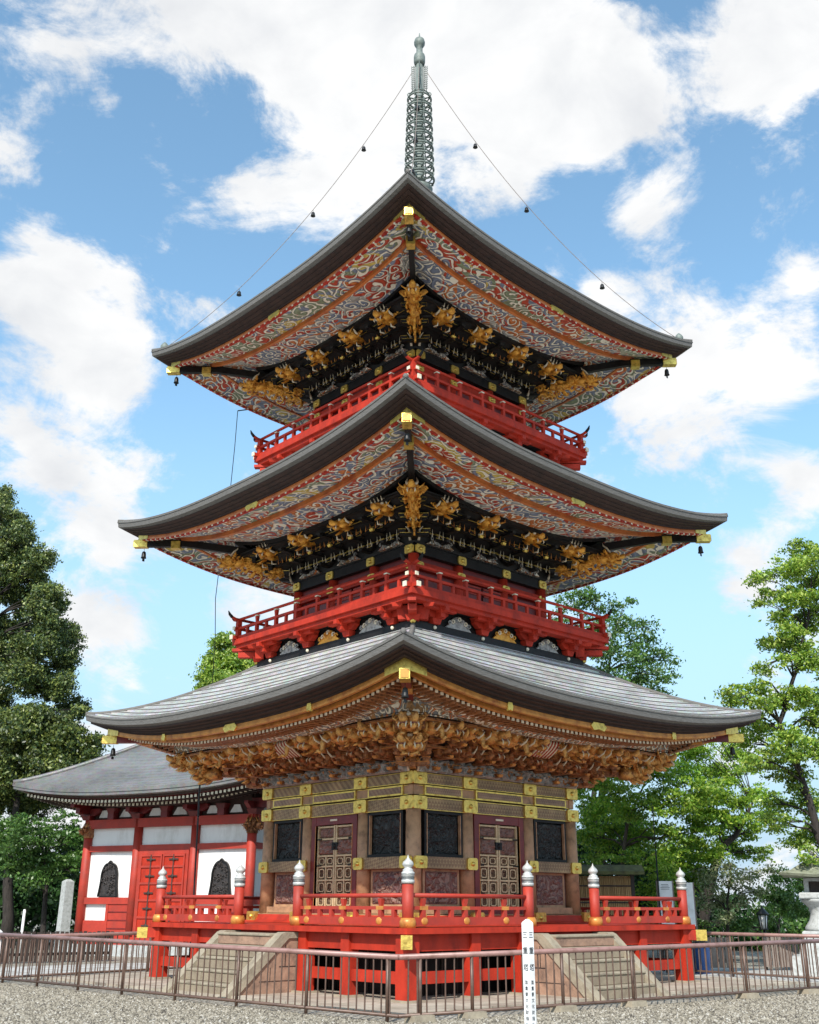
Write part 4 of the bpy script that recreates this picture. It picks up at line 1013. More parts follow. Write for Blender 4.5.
TREES = [{'name': 'conifer_tree', 'label': 'tall dark green conifer with tufted branches at the left edge behind the white hall', 'cat': 'conifer', 'group': 'trees standing around the pagoda', 'trunk': [[2.13, 30.19, 0.0], [1.49, 30.78, 8.05], [1.14, 31.1, 13.73], [0.96, 31.26, 17.77]], 'tr': 0.25, 'blobs': [[-0.09, 32.93, 20.72, 0.6, 0.85], [1.39, 33.16, 21.75, 0.52, 0.85], [0.02, 31.92, 18.51, 0.53, 0.85], [0.74, 29.09, 18.51, 0.56, 0.85], [0.5, 33.32, 18.66, 0.68, 0.85], [1.21, 31.65, 18.03, 0.5, 0.85], [1.82, 30.29, 17.67, 0.49, 0.85], [1.06, 34.03, 17.46, 0.99, 0.85], [2.02, 33.25, 17.91, 0.97, 0.85], [1.74, 28.63, 17.25, 0.7, 0.85], [0.0, 30.79, 15.45, 0.81, 0.85], [1.16, 31.65, 16.27, 0.81, 0.85], [2.74, 32.54, 16.24, 1.0, 0.85], [2.07, 27.96, 15.18, 0.95, 0.85], [0.66, 32.0, 14.2, 0.99, 0.85], [1.5, 31.27, 14.31, 0.76, 0.85], [3.09, 32.63, 14.8, 0.75, 0.85], [2.14, 27.81, 14.38, 0.9, 0.85], [-0.45, 29.46, 12.42, 0.88, 0.85], [0.8, 30.27, 12.96, 0.69, 0.85], [2.81, 32.94, 14.06, 1.03, 0.85], [1.38, 27.69, 12.78, 0.68, 0.85], [2.25, 27.75, 12.91, 0.79, 0.85], [4.54, 31.09, 14.3, 0.99, 0.85], [0.71, 31.63, 12.44, 0.81, 0.85], [1.62, 31.47, 12.4, 0.88, 0.85], [2.68, 31.18, 12.7, 0.86, 0.85], [2.92, 29.61, 11.69, 0.78, 0.85], [3.84, 29.16, 12.56, 0.7, 0.85], [-0.26, 29.39, 10.61, 0.84, 0.85], [1.19, 30.05, 10.82, 0.82, 0.85], [1.28, 27.99, 11.44, 0.87, 0.85], [2.84, 29.24, 11.52, 0.97, 0.85], [3.26, 27.88, 11.21, 0.77, 0.85], [0.47, 30.88, 10.26, 0.86, 0.85], [1.99, 31.92, 10.18, 0.72, 0.85], [1.58, 28.92, 9.44, 0.74, 0.85], [1.92, 27.68, 9.47, 0.79, 0.85], [3.34, 28.66, 9.55, 0.79, 0.85], [4.58, 28.96, 10.43, 0.75, 0.85], [0.22, 29.37, 8.97, 0.8, 0.85], [2.21, 32.41, 8.68, 0.77, 0.85], [2.38, 30.92, 8.55, 0.79, 0.85], [2.38, 28.54, 9.22, 0.78, 0.85], [3.3, 28.55, 9.01, 0.77, 0.85], [3.32, 26.76, 8.05, 0.79, 0.85], [5.69, 30.22, 8.66, 1.02, 0.85], [0.49, 29.81, 6.96, 0.95, 0.85], [1.72, 30.7, 7.48, 0.94, 0.85], [1.24, 28.07, 7.78, 0.76, 0.85], [1.93, 27.29, 7.01, 0.74, 0.85], [4.44, 30.76, 7.32, 0.93, 0.85], [4.64, 29.55, 8.5, 0.89, 0.85], [4.64, 28.06, 7.47, 0.78, 0.85], [0.81, 30.33, 6.26, 0.96, 0.85], [2.25, 32.0, 6.65, 0.98, 0.85], [3.01, 31.53, 6.58, 0.78, 0.85], [3.65, 30.87, 6.04, 0.96, 0.85], [4.57, 30.41, 6.47, 0.72, 0.85], [4.24, 28.44, 6.79, 0.78, 0.85], [1.35, 32.39, 20.88, 0.28, 0.5], [0.18, 30.27, 19.83, 0.41, 0.5], [0.89, 30.83, 20.02, 0.25, 0.5], [1.35, 29.51, 19.03, 0.38, 0.5], [1.9, 32.13, 20.3, 0.36, 0.5], [2.0, 31.31, 19.25, 0.33, 0.5], [2.03, 31.2, 18.78, 0.39, 0.5], [1.6, 29.49, 18.51, 0.29, 0.5], [2.4, 31.52, 18.28, 0.29, 0.5], [2.67, 29.66, 17.68, 0.32, 0.5], [1.69, 29.02, 16.87, 0.42, 0.5], [2.98, 31.01, 17.99, 0.37, 0.5], [2.57, 29.95, 16.55, 0.26, 0.5], [2.92, 31.18, 16.8, 0.35, 0.5], [2.19, 28.47, 15.69, 0.36, 0.5], [3.75, 30.57, 15.47, 0.38, 0.5], [2.43, 28.49, 14.37, 0.36, 0.5], [2.57, 28.24, 13.83, 0.43, 0.5], [4.07, 28.86, 13.01, 0.3, 0.5], [3.56, 29.24, 13.69, 0.38, 0.5], [4.36, 29.62, 14.22, 0.32, 0.5], [4.45, 30.04, 12.72, 0.34, 0.5], [3.55, 28.19, 12.79, 0.4, 0.5], [3.47, 28.24, 12.56, 0.33, 0.5], [3.88, 29.74, 11.21, 0.27, 0.5], [3.48, 28.94, 10.88, 0.41, 0.5], [3.76, 28.38, 11.44, 0.39, 0.5], [3.93, 28.02, 9.49, 0.32, 0.5], [4.0, 27.13, 10.04, 0.37, 0.5], [5.06, 29.44, 10.58, 0.26, 0.5], [4.71, 28.25, 8.41, 0.45, 0.5], [4.24, 27.79, 9.29, 0.29, 0.5], [4.35, 26.69, 8.2, 0.31, 0.5], [4.77, 27.99, 8.09, 0.27, 0.5], [5.05, 28.34, 8.23, 0.34, 0.5], [4.39, 26.77, 7.68, 0.41, 0.5], [4.52, 27.97, 6.17, 0.42, 0.5], [3.66, 27.45, 6.84, 0.35, 0.5], [4.04, 27.3, 6.82, 0.4, 0.5], [0.7, 31.5, 20.52, 0.49, 1.2], [1.14, 31.1, 19.77, 0.59, 0.8], [0.66, 31.53, 19.35, 0.79, 1], [1.33, 30.93, 18.55, 0.79, 0.8], [0.86, 31.35, 18.03, 0.99, 0.9], [1.98, 30.32, 17.76, 0.59, 0.8], [1.62, 30.66, 16.99, 0.99, 0.8], [2.37, 29.97, 16.73, 0.59, 0.7], [2.67, 29.69, 15.71, 0.64, 0.7]], 'mat': 'leaf_dark', 'bark': 'bark_dark', 'clr': 0.36, 'lpc': 56, 'size': 0.1, 'flat': 0.7, 'dens': 0.95, 'limbs': 1},
 {'name': 'broadleaf_tree', 'label': 'yellowish green bushy tree behind the left tip of the hall roof', 'cat': 'tree', 'group': 'trees standing around the pagoda', 'trunk': [[1.23, 25.58, 0.0], [0.98, 25.82, 4.67], [1.11, 25.7, 8.37]], 'tr': 0.2, 'blobs': [[-0.07, 25.19, 8.41, 1.15, 0.8], [0.9, 24.83, 8.76, 0.98, 0.8], [2.07, 24.68, 8.44, 1.0, 0.8], [2.96, 24.19, 7.75, 0.73, 0.8], [0.62, 25.78, 7.29, 1.36, 0.8], [1.49, 24.28, 7.22, 1.16, 0.8], [0.03, 26.62, 6.29, 1.36, 0.8], [1.6, 26.7, 6.19, 1.12, 0.8], [3.21, 23.89, 8.29, 0.41, 0.8], [3.22, 25.2, 7.02, 0.65, 0.8]], 'mat': 'leaf_olive', 'bark': 'bark_dark', 'clr': 0.45, 'lpc': 60, 'size': 0.12, 'flat': 0.6, 'dens': 1.0, 'limbs': 1},
 {'name': 'maple_tree', 'label': 'low maple with flat layers of bright leaves left of the white hall', 'cat': 'maple', 'group': 'trees standing around the pagoda', 'trunk': [[1.42, 22.69, 0.0], [1.34, 22.77, 2.65], [0.96, 23.11, 4.34]], 'tr': 0.1, 'blobs': [[0.14, 22.33, 4.16, 0.93, 0.8], [2.01, 23.76, 4.53, 0.89, 0.8], [2.53, 22.94, 4.0, 0.62, 0.8], [0.3, 23.86, 3.4, 0.87, 0.8], [1.25, 22.93, 3.32, 0.96, 0.8], [2.05, 22.24, 3.02, 0.61, 0.8], [0.28, 25.08, 4.41, 0.89, 0.8], [0.48, 22.15, 2.44, 0.51, 0.8]], 'mat': 'leaf_mid', 'bark': 'bark_dark', 'clr': 0.45, 'lpc': 60, 'size': 0.1, 'flat': 0.28, 'dens': 0.8, 'limbs': 1},
 {'name': 'evergreen_shrub', 'label': 'dark evergreen thicket left of the white hall', 'cat': 'shrub', 'group': None, 'trunk': [[3.49, 28.94, 0.0], [3.36, 29.06, 2.37]], 'tr': 0.12, 'blobs': [[2.47, 30.34, 2.81, 1.3, 0.8], [3.29, 29.26, 1.75, 1.09, 0.8], [4.01, 27.81, 1.83, 1.08, 0.8], [5.27, 28.03, 1.95, 1.0, 0.8], [2.36, 30.69, 1.34, 1.25, 0.8], [1.22, 29.73, 3.61, 1.46, 0.8], [3.36, 31.77, 4.17, 1.03, 0.8], [5.18, 30.1, 3.06, 1.03, 0.8], [5.71, 29.62, 4.16, 0.93, 0.8]], 'mat': 'leaf_deep', 'bark': 'bark_dark', 'clr': 0.5, 'lpc': 60, 'size': 0.11, 'flat': 0.7, 'dens': 1.0, 'limbs': 1},
 {'name': 'bright_tree', 'label': 'bright green tree showing behind the left slope of the bottom roof', 'cat': 'tree', 'group': 'trees standing around the pagoda', 'trunk': [[11.75, 24.07, 0.0], [11.38, 24.41, 6.4], [10.82, 24.92, 11.65]], 'tr': 0.25, 'blobs': [[10.67, 25.71, 13.77, 0.73, 0.8], [10.1, 25.44, 12.72, 0.82, 0.8], [10.94, 24.79, 13.04, 0.93, 0.8], [10.15, 25.99, 12.02, 0.72, 0.8], [10.12, 24.12, 11.54, 1.01, 0.8], [11.67, 24.48, 12.19, 1.03, 0.8], [10.19, 25.09, 14.09, 0.41, 0.8], [10.22, 26.71, 11.73, 0.52, 0.8], [11.73, 23.21, 11.03, 1.02, 0.8], [11.3, 25.54, 10.55, 1.15, 0.8]], 'mat': 'leaf_yellow', 'bark': 'bark_dark', 'clr': 0.4, 'lpc': 60, 'size': 0.11, 'flat': 0.6, 'dens': 1.3, 'limbs': 1},
 {'name': 'loose_tree', 'label': 'airy light green tree rising behind the right side of the middle balcony', 'cat': 'tree', 'group': 'trees standing around the pagoda', 'trunk': [[18.92, 9.35, 0.0], [19.1, 9.18, 5.79], [19.44, 8.87, 9.99], [19.71, 8.62, 12.65]], 'tr': 0.16, 'blobs': [[18.92, 10.1, 14.64, 0.83, 0.8], [19.33, 9.37, 14.94, 0.73, 0.8], [20.39, 9.22, 14.5, 0.74, 0.8], [18.38, 8.33, 13.05, 0.89, 0.8], [20.37, 8.33, 13.52, 0.82, 0.8], [20.85, 7.95, 12.71, 0.82, 0.8], [21.43, 7.62, 12.06, 0.74, 0.8], [20.06, 8.0, 11.7, 0.91, 0.8], [18.61, 8.22, 11.96, 0.89, 0.8], [20.7, 6.7, 11.05, 0.63, 0.8], [20.73, 8.04, 10.82, 0.92, 0.8], [18.93, 8.3, 10.8, 0.98, 0.8], [17.67, 9.07, 12.4, 0.89, 0.8], [18.61, 9.16, 10.36, 1.08, 0.8], [21.06, 7.28, 10.32, 0.64, 0.8], [20.4, 8.1, 14.5, 0.36, 0.8], [17.15, 9.42, 13.27, 0.62, 0.8], [22.22, 7.21, 12.11, 0.32, 0.8], [20.65, 7.22, 13.22, 0.41, 0.8]], 'mat': 'leaf_mid', 'bark': 'bark_dark', 'clr': 0.42, 'lpc': 26, 'size': 0.11, 'flat': 0.5, 'dens': 0.62, 'limbs': 1},
 {'name': 'bright_tree', 'label': 'low bright green crown just above the right slope of the bottom roof', 'cat': 'tree', 'group': 'trees standing around the pagoda', 'trunk': [[15.44, 7.11, 0.0], [15.65, 6.92, 5.42], [15.94, 6.65, 9.06]], 'tr': 0.14, 'blobs': [[16.51, 7.05, 9.63, 0.84, 0.8], [15.71, 5.26, 9.04, 0.65, 0.8], [16.23, 7.86, 9.46, 0.77, 0.8], [15.12, 7.7, 9.71, 0.58, 0.8], [18.25, 6.08, 9.38, 0.43, 0.8], [17.16, 7.11, 8.82, 0.94, 0.8]], 'mat': 'leaf_maple', 'bark': 'bark_dark', 'clr': 0.4, 'lpc': 50, 'size': 0.1, 'flat': 0.5, 'dens': 1.0, 'limbs': 1},
 {'name': 'maple_tree', 'label': 'broad bright green maple with layered branches right behind the pagoda', 'cat': 'maple', 'group': 'trees standing around the pagoda', 'trunk': [[11.98, 3.49, 0.0], [12.22, 3.28, 2.72], [12.46, 3.06, 4.31], [13.04, 2.53, 5.79]], 'tr': 0.09, 'blobs': [[12.24, 4.56, 5.73, 0.83, 0.8], [11.12, 2.75, 5.76, 0.71, 0.8], [12.45, 2.48, 6.07, 0.8, 0.8], [12.84, 1.66, 5.79, 0.72, 0.8], [12.39, 4.22, 4.87, 0.9, 0.8], [11.71, 2.54, 4.88, 0.79, 0.8], [12.44, 1.98, 4.95, 0.79, 0.8], [12.87, 1.16, 4.86, 0.71, 0.8], [13.43, 0.68, 5.24, 0.64, 0.8], [12.96, 4.31, 4.01, 0.83, 0.8], [13.83, 3.67, 4.15, 0.84, 0.8], [13.05, 2.02, 3.8, 0.8, 0.8], [12.0, 4.43, 3.88, 0.6, 0.8], [13.01, 2.43, 6.54, 0.51, 0.8], [12.38, 3.22, 6.57, 0.44, 0.8], [13.73, 1.38, 5.9, 0.51, 0.8], [11.97, 4.04, 3.12, 0.44, 0.8], [11.77, 2.66, 3.13, 0.5, 0.8], [12.64, 1.94, 2.94, 0.65, 0.8], [14.21, 1.52, 3.99, 0.66, 0.8]], 'mat': 'leaf_maple', 'bark': 'bark', 'clr': 0.42, 'lpc': 46, 'size': 0.085, 'flat': 0.25, 'dens': 0.95, 'limbs': 1},
 {'name': 'leaning_tree', 'label': 'green tree with a thick dark leaning trunk right of the pagoda', 'cat': 'tree', 'group': 'trees standing around the pagoda', 'trunk': [[14.81, 2.26, 0.0], [15.2, 1.9, 2.26], [15.54, 1.59, 3.39], [16.1, 1.07, 4.11], [16.51, 0.7, 5.04]], 'tr': 0.17, 'blobs': [[14.67, 1.4, 4.98, 0.66, 0.8], [15.82, 1.13, 6.04, 0.6, 0.8], [16.56, 2.1, 4.45, 0.7, 0.8], [15.18, 0.36, 4.45, 0.51, 0.8], [14.41, 1.33, 6.79, 0.51, 0.8], [16.8, 1.41, 7.02, 0.54, 0.8], [14.12, 1.45, 7.63, 0.37, 0.8], [14.84, 1.42, 3.36, 0.52, 0.8], [16.87, 1.51, 3.43, 0.38, 0.8], [16.9, 0.68, 5.4, 0.53, 0.8], [15.05, 1.13, 5.31, 0.59, 0.8], [15.19, 0.47, 5.11, 0.51, 0.8], [14.6, 1.72, 4.5, 0.59, 0.8], [14.55, 1.84, 6.69, 0.52, 0.8], [17.08, 1.16, 4.09, 0.46, 0.8], [17.91, 0.96, 4.79, 0.39, 0.8], [17.24, 0.96, 3.42, 0.34, 0.8], [16.62, 1.9, 3.77, 0.46, 0.8], [16.4, 2.2, 6.18, 0.54, 0.8], [15.51, 2.84, 3.44, 0.69, 0.8], [15.27, 3.2, 2.45, 0.62, 0.8], [15.91, 2.77, 2.78, 0.54, 0.8], [13.42, 2.21, 1.79, 0.59, 0.8], [13.54, 2.83, 2.26, 0.59, 0.8], [15.15, 1.12, 7.53, 0.37, 0.8], [16.78, 0.79, 6.43, 0.45, 0.8]], 'mat': 'leaf_maple', 'bark': 'bark_dark', 'clr': 0.42, 'lpc': 50, 'size': 0.09, 'flat': 0.3, 'dens': 1.0, 'limbs': 1},
 {'name': 'tall_maple', 'label': 'tall airy tree with yellow green leaves and slanting trunk at the right edge', 'cat': 'tree', 'group': 'trees standing around the pagoda', 'trunk': [[10.77, -4.9, 0.0], [10.58, -4.72, 3.0], [10.31, -4.47, 4.84], [9.99, -4.18, 6.49], [10.53, -4.68, 8.2], [10.99, -5.1, 10.28]], 'tr': 0.11, 'blobs': [[10.95, -5.09, 11.57, 0.53, 0.8], [10.21, -4.93, 10.92, 0.47, 0.8], [11.97, -4.79, 11.01, 0.61, 0.8], [9.84, -4.4, 10.76, 0.29, 0.8], [9.09, -4.39, 10.51, 0.23, 0.8], [10.16, -5.13, 9.96, 0.52, 0.8], [10.15, -4.46, 9.65, 0.36, 0.8], [11.27, -4.95, 9.6, 0.6, 0.8], [10.66, -4.54, 8.83, 0.48, 0.8], [10.65, -5.0, 8.31, 0.59, 0.8], [9.45, -4.81, 8.16, 0.29, 0.8], [9.06, -3.68, 7.29, 0.35, 0.8], [9.21, -4.08, 7.45, 0.29, 0.8], [8.28, -3.79, 6.9, 0.26, 0.8], [10.11, -4.13, 7.07, 0.42, 0.8], [9.67, -5.0, 7.18, 0.46, 0.8], [11.37, -4.69, 7.15, 0.6, 0.8], [10.02, -3.63, 6.42, 0.42, 0.8], [9.22, -4.77, 5.93, 0.46, 0.8], [9.59, -3.36, 5.99, 0.3, 0.8], [10.2, -4.95, 5.73, 0.53, 0.8], [9.51, -3.92, 5.24, 0.41, 0.8], [10.38, -4.15, 5.01, 0.48, 0.8], [11.01, -4.17, 4.37, 0.49, 0.8], [10.69, -3.44, 4.4, 0.37, 0.8], [11.03, -4.29, 3.61, 0.48, 0.8], [9.14, -4.43, 9.77, 0.2, 0.8], [10.06, -4.09, 8.81, 0.24, 0.8], [9.0, -3.85, 6.64, 0.26, 0.8], [10.16, -6.06, 11.09, 0.4, 0.8], [11.49, -5.36, 10.01, 0.6, 0.8], [11.26, -5.45, 8.18, 0.65, 0.8], [12.15, -4.84, 6.35, 0.67, 0.8], [9.75, -4.59, 2.98, 0.29, 0.8], [11.36, -4.24, 10.54, 0.43, 0.8], [10.12, -4.25, 10.3, 0.27, 0.8], [9.81, -5.45, 10.87, 0.4, 0.8], [10.59, -3.95, 8.92, 0.33, 0.8], [9.88, -4.85, 9.08, 0.35, 0.8], [9.86, -3.94, 8.08, 0.27, 0.8], [8.74, -4.56, 5.64, 0.34, 0.8], [8.16, -4.25, 5.23, 0.28, 0.8], [10.12, -2.79, 6.53, 0.28, 0.8], [7.86, -3.86, 7.11, 0.2, 0.8], [8.84, -4.38, 6.89, 0.35, 0.8], [9.34, -4.78, 5.41, 0.35, 0.8], [8.81, -4.55, 3.71, 0.29, 0.8], [10.29, -3.29, 3.85, 0.27, 0.8], [11.29, -3.59, 3.47, 0.37, 0.8], [11.05, -4.62, 6.55, 0.36, 0.8]], 'mat': 'leaf_yellow', 'bark': 'bark_dark', 'clr': 0.34, 'lpc': 44, 'size': 0.08, 'flat': 0.35, 'dens': 0.95, 'limbs': 1},
 {'name': 'evergreen_shrub', 'label': 'dark evergreen thicket behind the reed screen', 'cat': 'shrub', 'group': None, 'trunk': [[15.28, 5.9, 0.0], [15.36, 5.83, 2.5]], 'tr': 0.12, 'blobs': [[14.43, 6.68, 2.85, 0.81, 0.8], [15.09, 6.07, 2.5, 0.81, 0.8], [15.9, 5.33, 2.5, 0.89, 0.8], [16.55, 4.73, 2.15, 0.81, 0.8], [15.41, 7.14, 3.78, 0.75, 0.8], [16.37, 6.26, 3.59, 0.83, 0.8], [17.19, 5.51, 3.3, 0.75, 0.8], [17.13, 4.2, 1.63, 0.73, 0.8], [16.11, 5.13, 1.64, 0.73, 0.8], [17.42, 3.93, 1.29, 0.57, 0.8], [17.74, 5.0, 3.22, 0.67, 0.8], [14.12, 6.96, 1.82, 0.57, 0.8], [15.05, 6.11, 1.64, 0.65, 0.8], [17.39, 6.67, 4.75, 0.68, 0.8], [16.54, 7.46, 4.95, 0.68, 0.8]], 'mat': 'leaf_deep', 'bark': 'bark_dark', 'clr': 0.5, 'lpc': 60, 'size': 0.11, 'flat': 0.7, 'dens': 1.1, 'limbs': 1},
 {'name': 'pale_shrub', 'label': 'thin shrub with pale whitish leaves behind the small lamp', 'cat': 'shrub', 'group': None, 'trunk': [[13.74, 0.53, 0.0], [13.85, 0.42, 1.92], [14.03, 0.26, 2.68]], 'tr': 0.05, 'blobs': [[13.25, 0.64, 2.37, 0.5, 0.8], [14.63, 0.97, 2.87, 0.44, 0.8], [14.09, 0.22, 2.38, 0.43, 0.8], [13.65, -0.58, 2.65, 0.42, 0.8], [14.07, 0.84, 1.93, 0.43, 0.8], [13.9, -0.08, 1.83, 0.35, 0.8], [13.32, 0.16, 1.42, 0.35, 0.8], [14.18, -0.47, 2.07, 0.35, 0.8], [13.02, 0.82, 1.78, 0.35, 0.8], [14.17, -0.91, 2.71, 0.28, 0.8]], 'mat': 'leaf_pale', 'bark': 'bark_dark', 'clr': 0.32, 'lpc': 30, 'size': 0.07, 'flat': 0.6, 'dens': 0.7, 'limbs': 1},
 {'name': 'green_shrub', 'label': 'green shrub between the small lamp and the stone lantern', 'cat': 'shrub', 'group': None, 'trunk': [[16.78, 0.45, 0.0], [16.86, 0.37, 1.94]], 'tr': 0.05, 'blobs': [[17.0, 0.61, 2.1, 0.45, 0.8], [17.86, 0.66, 2.6, 0.38, 0.8], [16.94, 0.53, 1.62, 0.45, 0.8], [15.38, 0.14, 1.41, 0.36, 0.8], [17.52, 0.37, 1.94, 0.46, 0.8], [20.12, 1.46, 1.62, 0.49, 0.8], [20.6, 1.01, 2.47, 0.65, 0.8], [14.78, 0.73, 1.11, 0.36, 0.8], [20.67, 0.95, 1.79, 0.57, 0.8], [14.89, 2.12, 1.01, 0.38, 0.8], [17.45, 1.02, 0.98, 0.38, 0.8]], 'mat': 'leaf_mid', 'bark': 'bark_dark', 'clr': 0.35, 'lpc': 50, 'size': 0.08, 'flat': 0.6, 'dens': 1.0, 'limbs': 1}]
CLOUDS = [(0.406, 0.578, 0.708, 0.145, 0.42), (0.528, 0.483, 0.698, 0.135, 0.45), (0.617, 0.427, 0.661, 0.076, 0.35), (0.686, 0.295, 0.666, 0.076, 0.42), (0.257, 0.706, 0.66, 0.065, 0.35), (0.342, 0.632, 0.695, 0.101, 0.35), (0.329, 0.814, 0.479, 0.095, 0.42), (0.376, 0.808, 0.454, 0.062, 0.35), (0.294, 0.807, 0.512, 0.05, 0.3), (0.358, 0.851, 0.384, 0.069, 0.25), (0.428, 0.816, 0.388, 0.045, 0.2), (0.417, 0.856, 0.304, 0.062, 0.25), (0.434, 0.872, 0.227, 0.062, 0.4), (0.392, 0.888, 0.241, 0.043, 0.3), (0.3, 0.707, 0.64, 0.021, 0.25), (0.428, 0.675, 0.6, 0.04, 0.22), (0.488, 0.622, 0.612, 0.054, 0.22), (0.586, 0.517, 0.624, 0.044, 0.3), (0.603, 0.46, 0.652, 0.06, 0.35), (0.69, 0.435, 0.578, 0.06, 0.2), (0.773, 0.466, 0.43, 0.085, 0.38), (0.806, 0.393, 0.443, 0.065, 0.4), (0.759, 0.513, 0.402, 0.053, 0.2), (0.843, 0.407, 0.353, 0.049, 0.35), (0.693, 0.51, 0.51, 0.036, 0.2), (0.78, 0.35, 0.519, 0.032, 0.22), (0.721, 0.578, 0.381, 0.055, 0.22), (0.829, 0.476, 0.292, 0.051, 0.1), (0.536, 0.803, 0.259, 0.055, 0.2), (0.24, 0.767, 0.596, 0.048, 0.3), (0.308, 0.741, 0.597, 0.076, -0.25), (0.385, 0.661, 0.644, 0.069, -0.22), (0.743, 0.403, 0.534, 0.075, -0.16), (0.785, 0.542, 0.299, 0.079, -0.22), (0.473, 0.815, 0.336, 0.055, -0.16), (0.669, 0.486, 0.563, 0.044, -0.15), (0.425, 0.714, 0.556, 0.054, -0.1), (0.828, 0.514, 0.225, 0.068, -0.2)]
SKYGAIN = (1.22, 1.43, 1.31, 1)
EXPO = .5
ROLLSIGN = 1
fence((-6.5, -6.5), (-7.40, 5.85), [.23, 2.03, 3.8, 5.57, 7.3, 8.88, 10.5, 12.0], 'brown steel fence in front, running from the centre of the picture to the left edge', (.90, .99))
fence((-6.5, -6.5), (6.8, -7.9), [.4, 1.41, 3.35, 5.04, 8.18, 10.13, 11.9, 13.3], 'brown steel fence in front, running from the centre of the picture to the right edge', (.90, 1.0), (.1, .12), True)
fence((-7.40, 5.85), (2.6, 7.9), [2.2, 4.4, 6.6, 8.8], 'brown steel fence behind the veranda, in front of the white hall', (.93, 1.0))
fence((6.8, -7.9), (8.1, 4.5), [.1, 2.2, 4.3, 6.4, 8.5, 10.6], 'brown steel fence behind the veranda on the right, in front of the stone lantern', (1.0, 1.0))
mb = MB(); mb.box(-7.46, -7.34, 5.87, 5.99, 0, 1.04, M['white_paint'], .01)
mb.taper(-7.40, 5.93, 1.04, 1.09, .065, .065, .02, .02, M['white_paint'])
tag(mb.build('corner_post'), 'short white square post at the left end of the steel fence', 'post')

# ------------------------------------------------------------------ white sign post with the name of the tower
def text_mesh(ch, size):
    cu = bpy.data.curves.new('txt', 'FONT'); cu.body = ch; cu.size = size; cu.align_x = 'CENTER'; cu.align_y = 'CENTER'; cu.offset = size*.012
    o = bpy.data.objects.new('txt', cu); COL.objects.link(o); bpy.context.view_layer.update()
    me = bpy.data.meshes.new_from_object(o.evaluated_get(bpy.context.evaluated_depsgraph_get()))
    vs = [tuple(v.co) for v in me.vertices]; fs = [tuple(p.vertices) for p in me.polygons]
    bpy.data.objects.remove(o); bpy.data.curves.remove(cu); bpy.data.meshes.remove(me)
    return vs, fs
sp = empty('sign_post', (-7.06, -9.56, 0), 0)
tag(sp, 'white square post with black Japanese characters standing in front of the steel fence', 'sign post')
w = .052
mb = MB(); mb.box(-w, w, -w, w, 0, 1.42, M['white_paint'], .006); mb.taper(0, 0, 1.42, 1.462, w, w, .012, .012, M['white_paint']); mb.build('post', sp)
for face in (0, 3):
    mb = MB(Matrix.Rotation(face*PI/2, 4, 'Z') @ Matrix.Translation((0, -w-.002, 0)) @ Matrix.Rotation(PI/2, 4, 'X'))
    z_ = 1.27
    for ch, s_, st_ in [('三', .082, .185), ('重', .086, .195), ('塔', .086, .20)]+[(c, .05, .068) for c in '国重要文化財指定建造物']:
        vs, fs = text_mesh(ch, s_)
        mb.add([(x, y+z_, z) for x, y, z in vs], fs, M['black_paint']); z_ -= st_
        if ch == '塔': z_ += .03
    mb.build('lettering', sp, fix=False)

